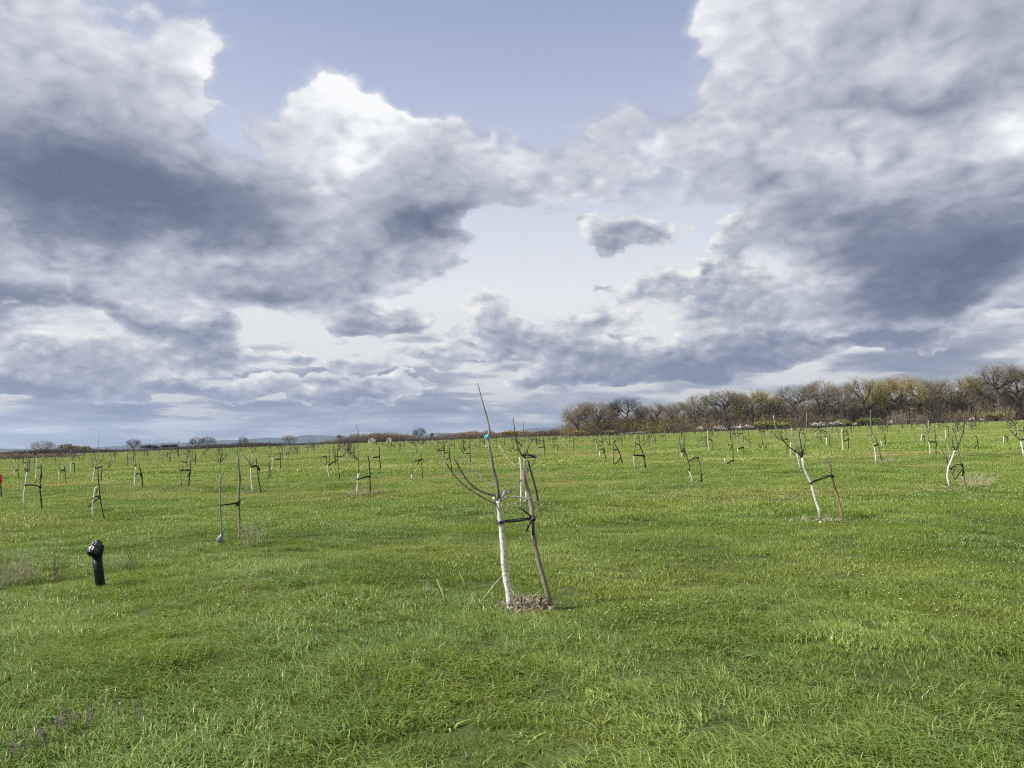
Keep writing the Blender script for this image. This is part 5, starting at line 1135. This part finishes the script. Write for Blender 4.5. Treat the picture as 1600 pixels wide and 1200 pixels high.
    soil(820, 943, .17, .2, 'bare brown soil at the foot of the nearest tree'); litter(820, 942, .27, .32, 560, .11, 'heap of dead brown litter at the foot of the nearest tree', pile=.07)
    litter(732, 938, .14, .12, 34, .07, 'scraps of dry leaves left of the nearest tree', ('straw', 'cut_wood'), .03)
    litter(826, 792, .75, .6, 420, .22, 'dry brown litter under the many-stemmed tree', ('litter', 'straw_grey'), .10)
    litter(570, 772, .55, .45, 420, .34, 'dead twiggy tuft at the foot of the tree with the arching limb', ('litter', 'straw_grey'), .16)
    soil(287, 764, .9, .7, 'bare soil patch under the unpainted sapling on the left'); litter(287, 764, .7, .6, 160, .16, 'grey scraps on the bare soil patch', ('straw_grey', 'litter'), .04)
    litter(403, 770, .55, .5, 260, .2, 'brown litter at the foot of the upswept tree', ('litter', 'straw'), .08)
    litter(1492, 764, .8, .7, 260, .2, 'grey dead grass at the foot of the crooked tree', ('straw_grey', 'straw'), .08)
    litter(1272, 812, .7, .5, 220, .16, 'pale dry grass at the foot of the broad grey tree', ('straw', 'straw_grey'), .05)
    # dry standing weeds
    def weed(px, py, h, w, n, label, mt='straw_grey', lean=0.0, th=.0024):
        c = at_ground(px, py); k = c.y / FOC; b = MB(); b.smooth = False
        for i in range(n):
            a = rnd.uniform(0, 6.28); rr = rnd.random() * w * k * .35; p = Vector((c.x + math.cos(a) * rr, c.y + math.sin(a) * rr, c.z - .03))
            H = h * k * rnd.uniform(.45, 1.1); e = p + Vector((lean * H + rnd.uniform(-.5, .5) * w * k * .8, rnd.uniform(-.25, .25) * w * k, H)); md = p.lerp(e, .5) + Vector((rnd.uniform(-.1, .1) * H, 0, .03))
            b.tube([p, md, e], [th, th * .85, th * .5], 4, cap=False)
            for j in range(rnd.randint(1, 4)):
                f = rnd.uniform(.4, .95); o = p.lerp(md, f * 2) if f < .5 else md.lerp(e, f * 2 - 1); L = H * rnd.uniform(.08, .25)
                b.tube([o, o + Vector((rnd.uniform(-1, 1), rnd.uniform(-1, 1), rnd.uniform(.2, 1))).normalized() * L], [th * .6, th * .35], 3, cap=False)
        tag(b.build('dry_weed', M[mt], None, tuple(c)), label, 'dry weed', 'dry standing weeds in the grass')
    weed(8, 912, 64, 95, 62, 'dense pale dry weeds at the left edge below the leftmost tree'); weed(38, 906, 48, 60, 30, 'thin pale dry weeds right of the dense clump at the left edge', lean=-.3)
    weed(93, 902, 52, 42, 20, 'dark brown dry weed left of the black standpipe', 'bark_red', -.15, .0026); weed(206, 893, 54, 52, 14, 'thin dark weed right of the black standpipe', 'bark_dark', -.2, .0017); weed(186, 886, 46, 44, 12, 'wispy weed behind the black standpipe')
    weed(388, 928, 62, 16, 7, 'tall thin pale stalks alone in the grass between pipe and nearest tree', 'straw', .0, .0018); weed(438, 934, 32, 12, 5, 'short straw-coloured stalks right of the tall thin ones', 'straw'); weed(398, 848, 58, 56, 26, 'tall wispy grass clump right of the thick bare pole', 'straw_grey', 0, .0028); weed(494, 912, 34, 14, 5, 'faint stalks left of the dead sticks', 'straw_grey', 0, .0016)
    weed(664, 925, 34, 20, 9, 'dry stalks in the longer grass left of the leaning dead stick', 'straw_grey', .1, .0016); weed(1524, 758, 26, 60, 60, 'grey-green dry weeds right of the crooked tree', 'straw_grey', 0, .004); weed(1372 + 14, 722, 14, 26, 26, 'dry weeds beside the white-footed tree with the tall grey top', 'straw_grey', 0, .005)
    # purple dead-nettles at the lower left
    def nettle(px, py, label, n=6):
        c = at_ground(px, py); root = empty('purple_wildflower', tuple(c)); tag(root, label, 'wildflower', 'purple wildflowers at the lower left')
        st = MB(); lf = MB(); fl = MB(); lf.smooth = fl.smooth = False
        for i in range(n):
            x, y = rnd.gauss(0, .035), rnd.gauss(0, .035); h = rnd.uniform(.09, .15); e = Vector((x * 1.6, y * 1.6, h)); st.tube([(x, y, -.02), (x * 1.2, y * 1.2, h * .5), tuple(e)], [.0022, .002, .0016], 4, cap=False)
            for m_, cnt, sz, z0 in ((lf, 14, .011, .06), (fl, 5, .0050, .03)):
                for j in range(cnt):
                    a = rnd.uniform(0, 6.28); p = e + Vector((math.cos(a) * sz * .9, math.sin(a) * sz * .9, -rnd.random() * z0 + .01)); d = Vector((math.cos(a), math.sin(a), rnd.uniform(-.4, .6))).normalized() * sz; s = d.cross(Vector((0, 0, 1))).normalized() * sz * .45
                    m_.add([tuple(p - d * .5), tuple(p + s), tuple(p + d), tuple(p - s)], [(0, 1, 2, 3)])
        st.build('stem', M['leaf_purple'], root); lf.build('leaves', M['leaf_purple'], root); fl.build('petals', M['petal_purple'], root)
    for px, py, lab, n in [(126, 1132, 'largest clump of purple wildflowers at the lower left', 6), (146, 1118, 'small purple wildflower up from the largest clump', 4), (84, 1148, 'purple wildflowers left of the largest clump', 5), (27, 1170, 'purple wildflowers in the bottom left corner', 4), (8, 1190, 'dark-leaved purple wildflowers at the very corner of the view', 4), (211, 1122, 'faint purple wildflower right of the largest clump', 3)]:
        nettle(px, py, lab, n)
    # small white flowers over the right half of the field
    n = 30000; b = MB(); b.smooth = False
    for j in range(6):
        a, a2 = j / 6 * 6.28, (j + .8) / 6 * 6.28; b.add([(0, 0, .004), (math.cos(a) * .5, math.sin(a) * .5, .06), (math.cos((a + a2) / 2) * .62, math.sin((a + a2) / 2) * .62, .05), (math.cos(a2) * .5, math.sin(a2) * .5, .06)], [(0, 1, 2, 3)])
    fm = b.mesh('white_flower', M['petal_white'])
    Y = np.sqrt(nr.uniform(6.0 ** 2, 34.0 ** 2, n)); X = (nr.uniform(-.12, .72, n)) * Y
    m = field_noise(X, Y, 2.6, 31) + field_noise(X, Y, .7, 33) * .6 + 1.1 * (X / Y) + nr.normal(0, .25, n) > .60
    X, Y = X[m], Y[m]; Zz = height(X, Y) + nr.uniform(.06, .11, len(X))
    scatter('white_clover_flowers', np.stack([X, Y, Zz], -1), nr.uniform(0, 6.28, len(X)), nr.uniform(.004, .0085, len(X)) * (1 + .02 * Y), np.zeros(len(X)), [fm], 'tiny white flowers scattered over the grass on the right', nr.normal(0, .45, (len(X), 2)))
build_bits()
build_grass()
